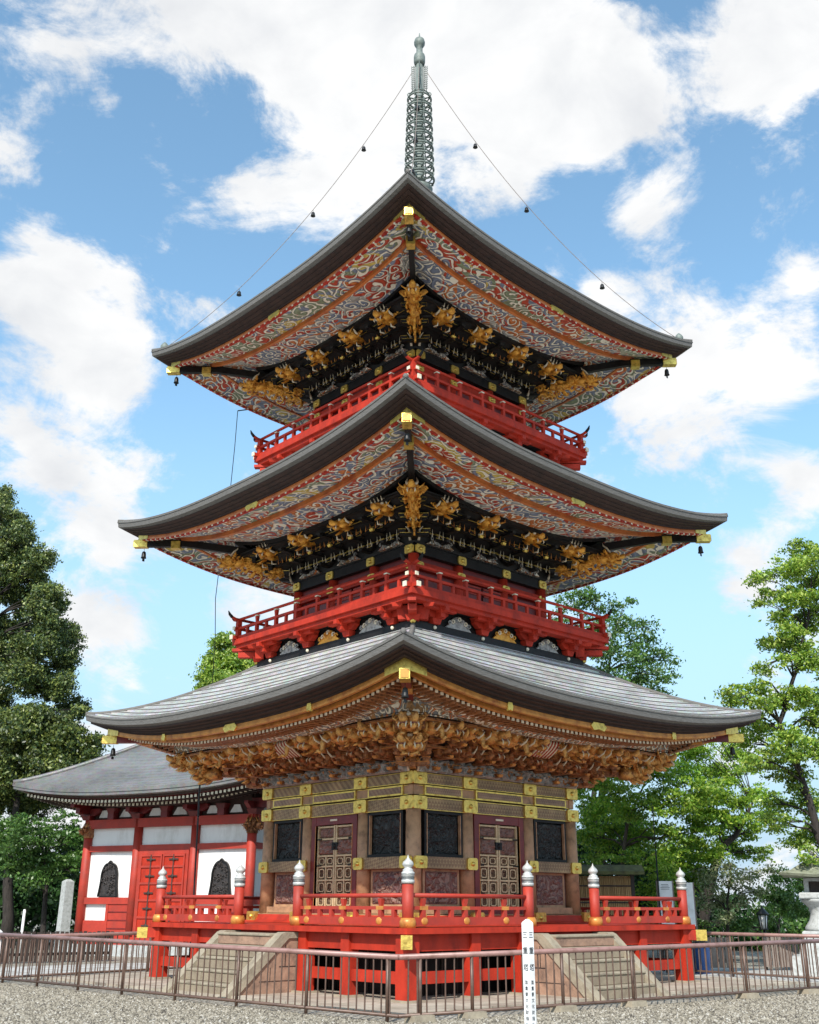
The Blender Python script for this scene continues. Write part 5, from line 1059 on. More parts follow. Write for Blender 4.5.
# ------------------------------------------------------------------ the white hall
HR = -69.75*PI/180
hall = empty('white_walled_hall', (.73, 18.38, 0), HR)
tag(hall, 'red framed hall with white walls, dark arched windows and grey hipped roof', 'hall')
Wd = 7.2
def hs(name, mb, par=hall): return mb.build(name, par)
mb = MB(FACE); mb.box(-.5, Wd+.5, -Wd-.5, .5, 0, .35, M['granite']); hs('stone_base', mb)
mb = MB(FACE)
mb.box(0.02, Wd-.02, -Wd, -.06, .35, 5.0, M['plaster']); wallh = hs('plaster_wall', mb)
RD = M['red_old']
def frame_side(T):
    """one side of the hall, T maps (s, out, z)"""
    cols = (0, 2.32, 4.85, Wd)
    for s_ in cols[:-1]:
        mb = MB(T); mb.lathe([(.17, .35), (.16, 4.5)], s_, 0, RD, 14); hs('column', mb, wallh)
    mb = MB(T); mb.box(-.1, Wd+.1, -.05, .15, 4.22, 4.52, RD); hs('beam', mb, wallh)
    mb = MB(T); mb.box(0, Wd, -.05, .06, 3.42, 3.62, RD); hs('beam', mb, wallh)
    mb = MB(T); mb.box(0, Wd, -.05, .12, .35, .6, RD); hs('sill_beam', mb, wallh)
    for (a0_, a1_) in ((.12, 2.2), (4.97, Wd-.12)):
        mb = MB(T); mb.box(a0_, a1_, -.05, .07, 1.66, 1.88, RD)
        mb.box(a0_+1.05, a0_+1.16, -.05, .05, .6, 1.66, RD)
        mb.box(a0_+1.16, a1_, -.05, .03, .6, 1.66, RD)
        for k in range(3): mb.box(a0_+1.16, a1_, .03, .05, .85+.27*k, .88+.27*k, M['dark_red'])
        mb.box(a0_, a0_+1.05, -.05, .03, .6, 1.12, RD)
        hs('panelling', mb, wallh)
        # ogee window
        c = (a0_+a1_)/2; poly = []
        for t_ in range(0, 9):
            a = t_/8; poly.append((c-.46+.09*math.sin(a*PI/2), 1.90+a*.75))
        for t_ in range(1, 12):
            a = PI-t_/12*PI; rx = .37-.03*abs(math.sin(a*3)); poly.append((c+rx*math.cos(a), 2.65+.40*math.sin(a)**.8*(1)+(.07 if t_ == 6 else 0)))
        for t_ in range(8, -1, -1):
            a = t_/8; poly.append((c+.46-.09*math.sin(a*PI/2), 1.90+a*.75))
        mb = MB(T); mb.prism(poly, 'y', -.05, .0, M['window_dark'])
        sc = [(c+(x-c)*.86, 1.93+(z-1.9)*.93) for x, z in poly]
        n_ = len(poly)
        vs = [(x, .05, z) for x, z in poly]+[(x, .05, z) for x, z in sc]+[(x, .0, z) for x, z in poly]+[(x, 0, z) for x, z in sc]
        fs = []
        for i in range(n_):
            j = (i+1) % n_; fs += [(i, j, n_+j, n_+i), (i, j, 2*n_+j, 2*n_+i), (n_+i, n_+j, 3*n_+j, 3*n_+i)]
        mb.add(vs, fs, M['black'])
        for k in range(26):
            x = c+random.uniform(-.27, .27); z = random.uniform(2.0, 3.0)
            mb.curl((x, .01, z), (0, 1, 0), random.uniform(.06, .11), M['window_dark'], .022, turns=random.uniform(.7, 1.4))
        hs('arched_window', mb, wallh)
    for s_ in (0, Wd):
        mb = MB(T)
        dragon(mb, s_, .2, 4.15, .55, M['bronze_carving'], M['orange_gold'], M['dark_red'], pitch=-.3)
        mb.lathe([(.19, 3.9), (.2, 4.0), (.18, 4.3), (.2, 4.4)], s_, 0, M['bronze_carving'], 12)
        hs('carved_column_head', mb, wallh)
    # bracket zone: white infill between red-brown frog-legs
    mb = MB(T); mb.box(-.05, Wd+.05, -.1, -.03, 4.52, 5.2, M['brown_soffit']); hs('bracket_board', mb, wallh)
    bays = [(.0, 2.32), (2.32, 4.85), (4.85, Wd)]
    for (a0_, a1_) in bays:
        c = (a0_+a1_)/2; hw = (a1_-a0_)/2
        for sx in (-1, 1):
            mb = MB(T); mb.prism([(c+sx*.22, 4.60), (c+sx*(hw-.42), 4.60), (c+sx*(hw-.55), 4.86), (c+sx*.4, 4.86)], 'y', -.03, .02, M['plaster']); hs('infill_panel', mb, wallh)
        mb = MB(T); mb.box(c-.14, c+.14, -.03, .25, 4.52, 4.72, M['dark_red']); mb.taper(c, .12, 4.72, 4.9, .13, .13, .2, .16, M['dark_red']); hs('bracket', mb, wallh)
    for s_ in cols[:-1]:
        mb = MB(T)
        mb.taper(s_, .08, 4.52, 4.68, .15, .15, .22, .2, M['dark_red'])
        mb.prism([(s_-.55, 4.84), (s_-.55, 4.92), (s_+.55, 4.92), (s_+.55, 4.84), (s_+.35, 4.68), (s_-.35, 4.68)], 'y', 0, .16, M['dark_red'])
        mb.box(s_-.09, s_+.09, 0, .7, 4.72, 4.92, M['dark_red']); mb.box(s_-.09, s_+.09, 0, 1.0, 4.92, 5.04, M['dark_red'])
        hs('bracket', mb, wallh)
frame_side(FACE)
frame_side(Matrix.Translation((Wd, 0, 0)) @ Matrix.Rotation(PI/2, 4, 'Z') @ FACE)
# red door of the front middle bay
mb = MB(FACE); mb.box(2.5, 4.68, -.05, .09, .6, 3.42, RD); doorh = hs('door', mb, wallh)
for (x0, x1) in ((2.62, 3.57), (3.61, 4.56)):
    mb = MB(FACE)
    mb.box(x0, x1, .09, .105, .65, 3.3, M['red'])
    for z_ in (.65, 1.2, 1.75, 2.3, 2.85, 3.22): mb.box(x0, x1, .105, .14, z_, z_+.07, RD)
    for x in (x0, (x0+x1)/2-.03, x1-.06): mb.box(x, x+.06, .106, .138, .65, 3.29, RD)
    hs('door_leaf', mb, wallh)
    mb = MB(FACE); xm = (x0+x1)/2
    mb.box(xm-.022, xm+.022, .14, .15, .7, 3.28, M['dark_wood'])
    for z_ in (.95, 1.5, 2.0, 2.55, 3.1):
        mb.box(xm-.2, xm+.2, .14, .152, z_, z_+.045, M['dark_wood']); mb.ell((xm, .15, z_+.02), (.07, .02, .07), M['dark_wood'], 8, 5)
    hs('iron_strap', mb, wallh)
# hall roof : square hipped, centred
ER = 5.6; hz0, hl = 5.16, .40
CT = Matrix.Translation((Wd/2, Wd/2, 0))
for k in range(4):
    T = CT @ Matrix.Rotation(k*PI/2, 4, 'Z') @ FACE
    mb = MB(T); nt_ = 28; nc = 26; rows = []
    for c in range(nc+1):
        s = c/nc; a = ER*(1-s*.97)
        rows.append([(t*a, a, hz0+.2+3.55*(s**1.15)+hl*abs(t)**2.6*(1-s)**1.7) for t in [-1+2*j/nt_ for j in range(nt_+1)]])
    for c in range(nc):
        lo2 = [(x, y, z+.018) for x, y, z in rows[c]]
        mb.add(rows[c]+lo2, [(j, j+1, nt_+2+j, nt_+1+j) for j in range(nt_)], M['hall_roof'])
        mb.add(lo2+rows[c+1], [(j, j+1, nt_+2+j, nt_+1+j) for j in range(nt_)], M['hall_roof'])
    rf_ = mb.build('roof', hall)
    mb = MB(T)
    sweep(mb, hz0, hl, [(ER-.02, .21, 1), (ER+.01, .2, 1), (ER+.01, .1, 1), (ER-.02, .1, 1), (ER-.02, 0, 1), (ER-.25, -.02, 1)], M['hall_roof'], 28)
    mb.build('eave_edge', rf_)
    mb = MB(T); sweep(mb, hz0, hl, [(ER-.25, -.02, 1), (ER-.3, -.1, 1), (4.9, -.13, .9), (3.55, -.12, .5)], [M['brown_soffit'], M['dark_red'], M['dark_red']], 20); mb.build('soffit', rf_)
    mb = MB(T)
    for rb, dz, n in ((ER-.34, -.14, 62), (4.75, -.22, 52)):
        for j in range(n):
            u = (-1+2*(j+.5)/n)*(rb-.05); zz = eave_z(hz0, hl, rb, u)
            mb.box(u-.045, u+.045, rb-.6, rb, zz+dz-.085, zz+dz, M['brown_soffit'])
            mb.box(u-.046, u+.046, rb, rb+.014, zz+dz-.087, zz+dz+.002, M['cream'])
    mb.build('rafter_ends', rf_)
    mb = MB(T @ Matrix.Translation((0, 0, 0)))
    pts = [(-ER*(1-s*.97), ER*(1-s*.97), hz0+.22+3.55*(s**1.15)+hl*(1-s)**1.7) for s in [j/16 for j in range(17)]]
    mb.tube(pts, .09, M['hall_roof'], seg=8); mb.build('hip_ridge', rf_)
mb = MB(CT); mb.box(-.5, .5, -.5, .5, 9.0, 9.3, M['green_gray']); mb.lathe([(.4, 9.3), (.3, 9.45), (.12, 9.5), (.3, 9.7), (.2, 9.95), (.02, 10.15)], 0, 0, M['green_gray'], 16); mb.build('roof_finial', hall)

# ------------------------------------------------------------------ small things around
# reed screen with a little bark roof
rs = empty('reed_screen', (6.9, .02, 0), math.atan2(-1.13, 1.22)); tag(rs, 'tan reed screen with a small mossy bark roof right behind the pagoda', 'screen')
mb = MB(); mb.box(-1.15, .86, -.03, .03, .25, 2.42, M['reed']); 
for k in range(40): x = -1.13+.05*k; mb.tube([(x, -.035, .25), (x, -.035, 2.4)], .024, M['reed'], seg=5)
mb.build('reed_panel', rs)
for z_ in (.6, 1.2, 1.72, 2.15):
    mb = MB(); mb.box(-1.15, .86, -.075, -.055, z_, z_+.035, M['dark_wood']); mb.build('batten', rs)
for x in (-1.15, .86):
    mb = MB(); mb.box(x-.05, x+.05, -.06, .06, 0, 2.5, M['dark_wood']); mb.build('post', rs)
mb = MB(); mb.prism([(-.34, 2.46), (-.34, 2.54), (0, 2.72), (.34, 2.54), (.34, 2.46), (0, 2.6)], 'x', -1.4, 1.15, M['moss']); mb.build('roof', rs)

def board(loc, w_, h_, z0_, label, rz, marks):
    r_ = empty('sign_board', loc, rz); tag(r_, label, 'sign board')
    mb = MB(); mb.box(-w_/2, w_/2, -.02, .02, z0_, z0_+h_, M['white_paint'], .004); mb.build('panel', r_)
    mb = MB()
    for x in (-w_/2-.02, w_/2+.02): mb.box(x-.02, x+.02, -.02, .02, 0, z0_+h_+.01, M['grey_wood'])
    mb.build('frame', r_)
    if marks:
        mb = MB(); mb.box(-w_/2+.05, w_/2-.05, -.0235, -.0205, z0_+.06, z0_+h_-.06, M['white_paint'])
        for (cx, cz, sw, sh) in marks:
            n_ = max(1, int(sh/.035))
            for j in range(n_):
                zz = cz+sh/2-(j+.5)*sh/n_
                mb.box(cx-sw/2*random.uniform(.7, 1), cx+sw/2*random.uniform(.7, 1), -.026, -.021, zz-.006, zz+.006, M['black_paint'])
            mb.build('lettering', r_) if (cx, cz) == marks[-1][:2] else None
    return r_
rzb = math.atan2(-.68, .74)+.05
board((8.25, -1.12, 0), .40, 1.25, 1.05, 'narrow white notice board with dark printed blocks, left of the plain white one', rzb, [(0, 2.15, .26, .16), (0, 1.75, .24, .2), (0, 1.35, .22, .14)])
board((8.62, -1.62, 0), .26, 1.12, 1.14, 'plain narrow white board behind the right corner post of the veranda', rzb, [])
mb = MB(); mb.tube([(8.05, -1.05, 0), (8.05, -1.05, 3.1)], .022, M['dark_metal'], seg=6); mb.tube([(8.05, -1.05, 3.1), (8.05, -1.05, 4.3)], .014, M['dark_metal'], seg=6)
tag(mb.build('thin_pole'), 'thin dark metal pole beside the notice board', 'pole')

# stone lantern
sl = empty('stone_lantern', (10.35, -4.5, 0), .45); tag(sl, 'big grey granite lantern with a wide mossy roof at the right edge', 'stone lantern')
G_ = M['granite']
mb = MB()
mb.taper(0, 0, 0, .45, .85, .85, .8, .8, G_); mb.taper(0, 0, .45, .78, .62, .62, .58, .58, G_); mb.box(-.5, .5, -.5, .5, .78, 1.05, G_, .03); mb.build('stepped_base', sl)
mb = MB(); mb.lathe([(.42, 1.05), (.44, 1.12), (.40, 1.18), (.30, 1.32), (.26, 1.48), (.29, 1.62), (.38, 1.72), (.46, 1.78), (.48, 1.84)], 0, 0, G_, 24); mb.build('shaft', sl)
mb = MB(); mb.box(-.47, .47, -.47, .47, 1.84, 2.0, G_, .03)
for k in range(4):
    a = k*PI/2; c, s_ = math.cos(a), math.sin(a)
    mb.box(-.47 if k != 0 else -.47, .47, -.475, -.47, 1.87, 1.97, G_)
mb.build('platform', sl)
mb = MB()
for sx in (-1, 1):
    for sy in (-1, 1): mb.box(sx*.27-.06, sx*.27+.06, sy*.27-.06, sy*.27+.06, 2.0, 2.34, G_)
mb.box(-.32, .32, -.32, .32, 2.28, 2.36, G_); mb.box(-.2, .2, -.2, .2, 2.0, 2.28, M['dark_wood']); mb.build('fire_box', sl)
mb = MB(); prev = None
for r_, z_ in ((.86, 2.38), (.90, 2.44), (.62, 2.56), (.36, 2.72), (.16, 2.86)):
    ring = [(x*r_, y*r_, z_+(.06 if (abs(x)+abs(y) > 1.5 and r_ > .8) else 0)) for x, y in ((-1, -1), (0, -.97), (1, -1), (.97, 0), (1, 1), (0, .97), (-1, 1), (-.97, 0))]
    if prev: mb.add(prev+ring, [(k, (k+1) % 8, 8+(k+1) % 8, 8+k) for k in range(8)], M['lantern_roof'])
    else: mb.add(ring, [tuple(range(8))], M['lantern_roof'])
    prev = ring
mb.add(prev, [tuple(range(8))], M['lantern_roof']); mb.build('roof', sl)
mb = MB(); mb.lathe([(.14, 2.86), (.17, 2.92), (.1, 2.97), (.14, 3.04), (.12, 3.14), (.02, 3.24)], 0, 0, G_, 14); mb.build('jewel_finial', sl)

# small street lantern
lp = empty('garden_lamp', (12.85, -1.35, 0)); tag(lp, 'small black lantern lamp on a thin post between the shrubs', 'lamp')
mb = MB(); mb.tube([(0, 0, 0), (0, 0, 1.0)], .04, M['dark_metal'], seg=8); mb.lathe([(.09, 0), (.09, .1), (.05, .14)], 0, 0, M['dark_metal'], 10); mb.build('post', lp)
mb = MB()
for k in range(6):
    a = k*PI/3; mb.tube([(.1*math.cos(a), .1*math.sin(a), 1.04), (.15*math.cos(a), .15*math.sin(a), 1.42)], .014, M['dark_metal'], seg=4)
mb.lathe([(.12, 1.0), (.12, 1.04), (.03, 1.04)], 0, 0, M['dark_metal'], 6); mb.build('cage', lp)
mb = MB(); mb.lathe([(.09, 1.04), (.13, 1.41)], 0, 0, M['plaster'], 6); mb.build('glass', lp)
mb = MB(); mb.lathe([(.2, 1.42), (.17, 1.47), (.07, 1.58), (.03, 1.6), (.03, 1.66), (.005, 1.68)], 0, 0, M['dark_metal'], 6); mb.build('cap', lp)

# blue bin
bn = empty('blue_bin', (7.95, -2.3, 0)); tag(bn, 'blue plastic bin behind the right corner of the veranda', 'bin')
mb = MB(); mb.lathe([(.2, 0), (.23, .66), (.245, .67), (.245, .71)], 0, 0, M['blue'], 20); mb.build('body', bn)
mb = MB(); mb.lathe([(.255, .70), (.25, .75), (.1, .80), (.02, .80)], 0, 0, M['dark_metal'], 20); mb.build('lid', bn)

# weathered plank hoardings behind the right fence
pk = None
for (x, y, n_, lab) in ((9.15, -1.95, 5, 'grey weathered plank barrier behind the fence, beside the blue bin'), (11.0, -3.0, 6, 'grey weathered plank barrier in front of the stone lantern')):
    r_ = empty('plank_barrier', (x, y, 0), math.atan2(-.68, .74)); tag(r_, lab, 'barrier', 'plank barriers behind the fence')
    for k in range(n_):
        mb = MB(); xx = (k-n_/2)*.19; mb.box(xx, xx+.165, -.02, .02, .1, .86+random.uniform(-.01, .01), M['grey_wood']); mb.build('plank', r_)
    mb = MB(); mb.box(-n_*.1, n_*.1, .02, .06, .25, .32, M['dark_wood']); mb.box(-n_*.1, n_*.1, .02, .06, .68, .75, M['dark_wood']); mb.build('batten', r_)
    for sx in (-1, 1):
        mb = MB(); mb.box(sx*n_*.09-.03, sx*n_*.09+.03, .06, .12, 0, .8, M['dark_wood']); mb.build('leg', r_)

# wooden picket fence at the far left, posts
r_ = empty('picket_fence', (-6.0, 13.9, 0), -.12); tag(r_, 'dark brown wooden picket fence at the far left in front of the thicket', 'fence')
for z_ in (.2, .66):
    mb = MB(); mb.box(0, 5.4, .02, .06, z_, z_+.08, M['dark_wood']); mb.build('rail', r_)
pm = None
for k in range(38):
    if pm is None: mb = MB(); mb.box(0, .10, -.02, .02, .03, .86, M['dark_wood']); o = mb.build('picket', r_); pm = o.data
    else: o = bpy.data.objects.new('picket', pm); COL.objects.link(o); o.parent = r_
    o.location = (.143*k, 0, random.uniform(-.02, .02))
mb = MB(); mb.taper(1.05, 20.3, 0, 2.45, .19, .19, .165, .165, M['granite']); mb.taper(1.05, 20.3, 2.45, 2.53, .165, .165, .06, .06, M['granite'])
tag(mb.build('stone_pillar'), 'slim grey stone pillar left of the white hall', 'pillar')
mb = MB(); mb.tube([(-.9, 19.4, 0), (-.9, 19.4, 1.45)], .05, M['white_paint'], seg=8); mb.ell((-.9, 19.4, 1.45), (.05, .05, .03), M['white_paint'])
tag(mb.build('marker_post'), 'thin white marker post at the far left before the thicket', 'post')

# ------------------------------------------------------------------ loose gravel stones in front of the fence
rnd = np.random.default_rng(2)
mg = bpy.data.materials.new('loose_stone'); mg.use_nodes = True; nt = mg.node_tree
gi = N(nt, 'ShaderNodeNewGeometry'); rr_ = ramp(nt, [(0, (.06, .05, .04)), (.25, (.165, .143, .105)), (.6, (.28, .245, .185)), (.9, (.40, .355, .28)), (1, (.52, .49, .43))])
nt.links.new(gi.outputs['Random Per Island'], rr_.inputs['Fac']); nt.links.new(rr_.outputs['Color'], nt.nodes['Principled BSDF'].inputs['Base Color']); nt.nodes['Principled BSDF'].inputs['Roughness'].default_value = .8
PTS = []
for (a, b) in (((-6.5, -6.5), (-7.40, 5.85)), ((-6.5, -6.5), (6.8, -7.9))):
    a = np.array(a); b = np.array(b); d = (b-a)/np.linalg.norm(b-a); nn = np.array([-d[1], d[0]]); nn = nn if nn @ np.array([1, 1]) < 0 else -nn
    n_ = 52000; t = rnd.random(n_)*(np.linalg.norm(b-a)+2.5)-1.6; w_ = rnd.random(n_)**1.15*4.6
    PTS.append(a+d*t[:, None]+nn*w_[:, None])
PTS = np.vstack(PTS); m = len(PTS)
base_ = np.array([[1, 0, 0], [.3, .95, 0], [-.8, .6, 0], [-.8, -.6, 0], [.3, -.95, 0], [0, 0, 1]], float)
r_ = rnd.uniform(.012, .032, size=(m, 1, 1)); an_ = rnd.random(m)*6.28; ca, sa_ = np.cos(an_), np.sin(an_)
Bv = np.repeat(base_[None], m, 0)*(1+.35*rnd.normal(size=(m, 6, 3))*.5)
X_ = Bv[:, :, 0]*ca[:, None]-Bv[:, :, 1]*sa_[:, None]; Y_ = Bv[:, :, 0]*sa_[:, None]+Bv[:, :, 1]*ca[:, None]
V_ = np.stack([X_, Y_, Bv[:, :, 2]*.8], 2)*r_; V_[:, :, :2] += PTS[:, None, :]; V_[:, :5, 2] = np.abs(V_[:, :5, 2])*.6+.001
F_ = np.array([[0, 1, 5], [1, 2, 5], [2, 3, 5], [3, 4, 5], [4, 0, 5]]); FF = (F_[None]+6*np.arange(m)[:, None, None]).reshape(-1, 3)
me = bpy.data.meshes.new('loose_gravel'); me.vertices.add(6*m); me.vertices.foreach_set('co', V_.astype('f').ravel())
me.loops.add(15*m); me.loops.foreach_set('vertex_index', FF.astype('i').ravel()); me.polygons.add(5*m); me.polygons.foreach_set('loop_start', np.arange(0, 15*m, 3, dtype='i'))
me.materials.append(mg); me.update(calc_edges=True); o = bpy.data.objects.new('loose_gravel', me); COL.objects.link(o)
tag(o, 'loose pale gravel stones in front of the fence', None, None, 'stuff')

# ------------------------------------------------------------------ trees
DENS = 2.1
def make_tree(T_, seed):
    rnd = np.random.default_rng(seed); rp = random.Random(seed)
    tr = [Vector(p) for p in T_['trunk']]
    root = empty(T_['name'], tr[0]); tag(root, T_['label'], T_['cat'], T_['group'])
    off = Matrix.Translation(-tr[0])
    mb = MB(off); n = len(tr); r0 = T_['tr']
    # smooth, slightly crooked trunk
    pts = []; rad = []
    for i in range(n-1):
        for k in range(4):
            t = k/4; p = tr[i].lerp(tr[i+1], t); p += Vector((rp.uniform(-1, 1), rp.uniform(-1, 1), 0))*r0*.35*(1 if i+k else 0); pts.append(p); rad.append(r0*(1.25-(i+t)/(n-1)*1.0))
    pts.append(tr[-1]); rad.append(r0*.22); rad[0] = r0*1.6
    mb.tube(pts, rad, M[T_['bark']], seg=9); mb.build('trunk', root)
    if len(T_['blobs']) > 4:
        mb = MB(off)
        for b in T_['blobs']:
            c = Vector(b[:3])
            # nearest trunk point below the clump
            best = min(range(len(pts)), key=lambda i: (pts[i]-c).length+(3 if pts[i].z > c.z-.2 else 0))
            p = pts[best]; mid = p.lerp(c, .5)+Vector((rp.uniform(-.2, .2), rp.uniform(-.2, .2), rp.uniform(.0, .35)))
            r_ = max(.012, min(rad[best]*.5, .025+.02*b[3]))
            mb.tube([p, p.lerp(mid, .5)+Vector((0, 0, .08)), mid, c], [r_*1.3, r_, r_*.7, r_*.25], M[T_['bark']], seg=5)
            for q_ in range(4):
                e = c+Vector((rp.uniform(-1, 1), rp.uniform(-1, 1), rp.uniform(-.5, .7)))*b[3]*.8
                mb.tube([mid, mid.lerp(e, .6)+Vector((0, 0, .06)), e], [r_*.5, r_*.35, .005], M[T_['bark']], seg=4)
        mb.build('limbs', root)
    # leaves
    cents = []
    for b in T_['blobs']:
        R = b[3]; asp = b[4]
        nc = max(5, int(DENS*T_['dens']*11*(R/T_['clr'])**2*.55))
        d = rnd.normal(size=(nc, 3)); d /= np.linalg.norm(d, axis=1)[:, None]
        f = rnd.uniform(.35, 1.08, size=(nc, 1))
        cents.append(np.array(b[:3])+d*f*R*np.array([1, 1, asp]))
    cents = np.vstack(cents)
    nl = T_['lpc']; nC = len(cents)
    csc = rnd.uniform(.55, 1.2, size=(nC, 1, 1))
    off_ = rnd.normal(size=(nC, nl, 3))*.42*T_['clr']*np.array([1, 1, T_['flat']])*csc
    # drooping rims
    off_[:, :, 2] -= .25*(off_[:, :, 0]**2+off_[:, :, 1]**2)/T_['clr']
    P = (cents[:, None, :]+off_).reshape(-1, 3); P = P[P[:, 2] > .1]
    m = len(P); s = T_['size']*rnd.uniform(.6, 1.25, size=(m, 1))
    nrm = rnd.normal(size=(m, 3))*np.array([.75, .75, .6]); nrm[:, 2] += .55 if T_['flat'] < .5 else .15
    nrm /= np.linalg.norm(nrm, axis=1)[:, None]
    t1 = np.cross(nrm, rnd.normal(size=(m, 3))); t1 /= np.linalg.norm(t1, axis=1)[:, None]; t2 = np.cross(nrm, t1)
    V = np.stack([P-t1*s*.75, P-t2*s*.36+t1*s*.05, P+t1*s*.75, P+t2*s*.36+t1*s*.05], 1).reshape(-1, 3)-np.array(tr[0])
    me = bpy.data.meshes.new('crown'); me.vertices.add(len(V)); me.vertices.foreach_set('co', V.astype('f').ravel())
    me.loops.add(4*m); me.loops.foreach_set('vertex_index', np.arange(4*m, dtype='i'))
    me.polygons.add(m); me.polygons.foreach_set('loop_start', np.arange(0, 4*m, 4, dtype='i'))
    me.materials.append(M[T_['mat']]); me.update(calc_edges=True)
    o = bpy.data.objects.new('crown', me); COL.objects.link(o); o.parent = root
    return m
rnd = np.random.default_rng(5)
def wood(path, h, n, name, label, mat, size=.22):
    pts = []
    for k in range(len(path)-1):
        a = np.array(path[k]); b = np.array(path[k+1]); m = n//(len(path)-1)
        t = rnd.random((m, 1)); p = a+(b-a)*t
        hh = h*(.62+.38*np.sin(t*9+k)*np.cos(t*23+k*2))
        z = rnd.random((m, 1))**.8*hh
        bulge = np.sqrt(np.clip(1-(z/hh)**2, 0, 1))*1.6
        p = p+rnd.normal(size=(m, 2))*.5*bulge
        pts.append(np.hstack([p, z]))
    P = np.vstack(pts); m = len(P); s = size*rnd.uniform(.6, 1.3, size=(m, 1))
    nr = rnd.normal(size=(m, 3)); nr[:, 2] += .4; nr /= np.linalg.norm(nr, axis=1)[:, None]
    t1 = np.cross(nr, rnd.normal(size=(m, 3))); t1 /= np.linalg.norm(t1, axis=1)[:, None]; t2 = np.cross(nr, t1)
    V = np.stack([P-t1*s*.7, P-t2*s*.4, P+t1*s*.7, P+t2*s*.4], 1).reshape(-1, 3)
    me = bpy.data.meshes.new(name); me.from_pydata([tuple(v) for v in V], [], [(4*i, 4*i+1, 4*i+2, 4*i+3) for i in range(m)])
    me.materials.append(M[mat]); o = bpy.data.objects.new(name, me); COL.objects.link(o); tag(o, label, None, None, 'stuff')
wood([(-22, 34), (-8, 31), (4, 28), (12, 22)], 6.5, 26000, 'distant_wood', 'far dark wood behind the hall and the pagoda', 'leaf_deep')
wood([(12, 22), (20, 12), (24, 6)], 3.6, 12000, 'distant_hedge', 'dense dark hedge behind the maples', 'leaf_deep')
wood([(24, 6), (28, -1), (32, -10)], 1.7, 9000, 'low_hedge', 'low green hedge behind the stone lantern', 'leaf_mid')
tot = 0
for i, T_ in enumerate(TREES): tot += make_tree(T_, 11+i)
print('leaves', tot)

# ------------------------------------------------------------------ light, sky, camera
SUN_EL, SUN_AZ = math.radians(42), math.radians(214)      # azimuth measured from +X, counter-clockwise
sd = Vector((math.cos(SUN_EL)*math.cos(SUN_AZ), math.cos(SUN_EL)*math.sin(SUN_AZ), math.sin(SUN_EL)))
sun = bpy.data.lights.new('sun', 'SUN'); sun.energy = 3.8; sun.angle = math.radians(.6); sun.color = (1, .95, .88)
so = bpy.data.objects.new('sun', sun); COL.objects.link(so); so.rotation_euler = sd.to_track_quat('Z', 'Y').to_euler()

world = bpy.data.worlds.new('World'); scene.world = world; world.use_nodes = True
nt = world.node_tree; L = nt.links; bg = nt.nodes['Background']; bg.inputs['Strength'].default_value = .15
sky = N(nt, 'ShaderNodeTexSky'); sky.sky_type = 'NISHITA'; sky.sun_disc = False; sky.sun_elevation = SUN_EL; sky.sun_rotation = PI/2-SUN_AZ
sky.air_density = 1.0; sky.dust_density = .6; sky.ozone_density = 1.5
tc = N(nt, 'ShaderNodeTexCoord'); GEN = tc.outputs['Generated']
def math_(op, a, b=None, clamp=False):
    n = N(nt, 'ShaderNodeMath', operation=op); n.use_clamp = clamp
    for i, x in enumerate((a, b)):
        if x is None: continue
        if isinstance(x, (int, float)): n.inputs[i].default_value = x
        else: L.new(x, n.inputs[i])
    return n.outputs[0]
def noise_(scale, detail, rough, dist=0, src=GEN, sz=(1, 1, 1.6)):
    mp = N(nt, 'ShaderNodeMapping'); mp.inputs['Scale'].default_value = sz; L.new(src, mp.inputs['Vector'])
    n = N(nt, 'ShaderNodeTexNoise'); n.inputs['Scale'].default_value = scale; n.inputs['Detail'].default_value = detail; n.inputs['Roughness'].default_value = rough; n.inputs['Distortion'].default_value = dist
    L.new(mp.outputs['Vector'], n.inputs['Vector']); return n.outputs['Fac']
base = noise_(5.5, 9, .64, .35)
fine = noise_(14, 9, .68, .5)
# cloud banks: soft spots in the sky where cloud gathers (direction, angular size, weight)
acc = None
for (dx, dy, dz, rad_, wt) in CLOUDS:
    dn = N(nt, 'ShaderNodeVectorMath', operation='DISTANCE'); L.new(GEN, dn.inputs[0]); dn.inputs[1].default_value = (dx, dy, dz)
    mr = N(nt, 'ShaderNodeMapRange', interpolation_type='SMOOTHSTEP'); mr.inputs['From Min'].default_value = rad_*1.25; mr.inputs['From Max'].default_value = 0
    mr.inputs['To Min'].default_value = 0; mr.inputs['To Max'].default_value = wt; L.new(dn.outputs['Value'], mr.inputs['Value'])
    acc = mr.outputs[0] if acc is None else math_('ADD', acc, mr.outputs[0])
acc = math_('MINIMUM', acc, .62)
d_ = math_('ADD', math_('MULTIPLY', base, 1.5), math_('MULTIPLY', fine, .55))
d_ = math_('ADD', d_, acc)
cov = N(nt, 'ShaderNodeMapRange', interpolation_type='SMOOTHSTEP'); cov.inputs['From Min'].default_value = 1.02; cov.inputs['From Max'].default_value = 1.27; L.new(d_, cov.inputs['Value'])
# brightness of the cloud: thicker parts slightly greyer
sh = noise_(9, 6, .55, .3)
cr = ramp(nt, [(.25, (3.75, 3.85, 4.0)), (.48, (4.5, 4.55, 4.6)), (.65, (5.0, 5.0, 5.0))]); L.new(sh, cr.inputs['Fac'])
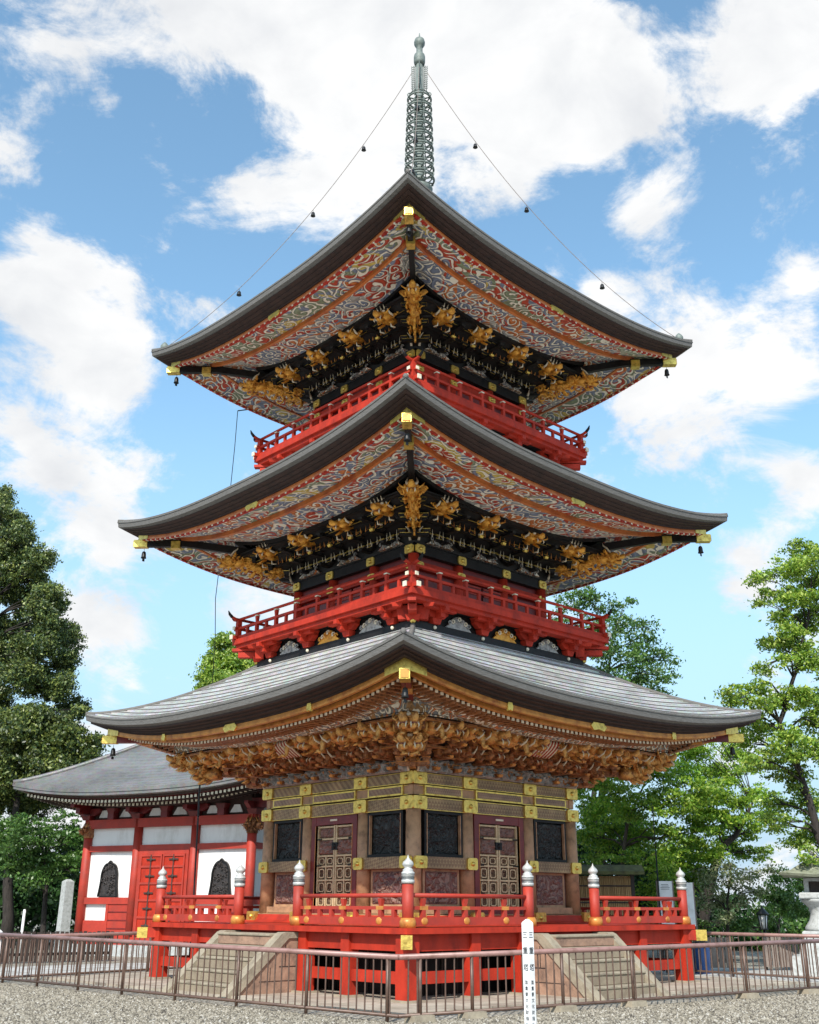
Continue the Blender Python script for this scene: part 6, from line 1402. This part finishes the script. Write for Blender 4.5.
# gentle haze towards the horizon
sep = N(nt, 'ShaderNodeSeparateXYZ'); L.new(GEN, sep.inputs[0])
hz = N(nt, 'ShaderNodeMapRange', interpolation_type='SMOOTHSTEP'); hz.inputs['From Min'].default_value = .50; hz.inputs['From Max'].default_value = .0; hz.inputs['To Min'].default_value = .0; hz.inputs['To Max'].default_value = .95
L.new(sep.outputs['Z'], hz.inputs['Value'])
skc = N(nt, 'ShaderNodeMix', data_type='RGBA', blend_type='MULTIPLY'); skc.inputs['Factor'].default_value = 1; L.new(sky.outputs['Color'], skc.inputs['A']); skc.inputs['B'].default_value = SKYGAIN
m0 = N(nt, 'ShaderNodeMix', data_type='RGBA'); L.new(hz.outputs[0], m0.inputs['Factor']); L.new(skc.outputs['Result'], m0.inputs['A']); m0.inputs['B'].default_value = (2.25, 3.1, 4.1, 1)
m1 = N(nt, 'ShaderNodeMix', data_type='RGBA'); L.new(cov.outputs[0], m1.inputs['Factor']); L.new(m0.outputs['Result'], m1.inputs['A']); L.new(cr.outputs['Color'], m1.inputs['B'])
L.new(m1.outputs['Result'], bg.inputs['Color'])

cam = bpy.data.cameras.new('camera'); co = bpy.data.objects.new('camera', cam); COL.objects.link(co); scene.camera = co
F_PX, PITCH, ROLL = 1060.92, .3565, -.0039
HEAD = math.radians(47.4465)
cam.sensor_fit = 'HORIZONTAL'; cam.sensor_width = 36; cam.lens = F_PX/819*36; cam.clip_end = 5000; cam.clip_start = .1
co.location = (-17.9904, -19.2149, 1.6)
fwd = Vector((math.cos(HEAD)*math.cos(PITCH), math.sin(HEAD)*math.cos(PITCH), math.sin(PITCH)))
q_ = fwd.to_track_quat('-Z', 'Y')
co.rotation_mode = 'QUATERNION'
from mathutils import Quaternion
co.rotation_quaternion = q_ @ Quaternion((0, 0, 1), -ROLL*ROLLSIGN)
scene.render.engine = 'CYCLES'
scene.view_settings.view_transform = 'Standard'; scene.view_settings.look = 'None'; scene.view_settings.gamma = 1; scene.view_settings.exposure = EXPO
scene.cycles.max_bounces = 6; scene.cycles.diffuse_bounces = 4; scene.cycles.transparent_max_bounces = 4
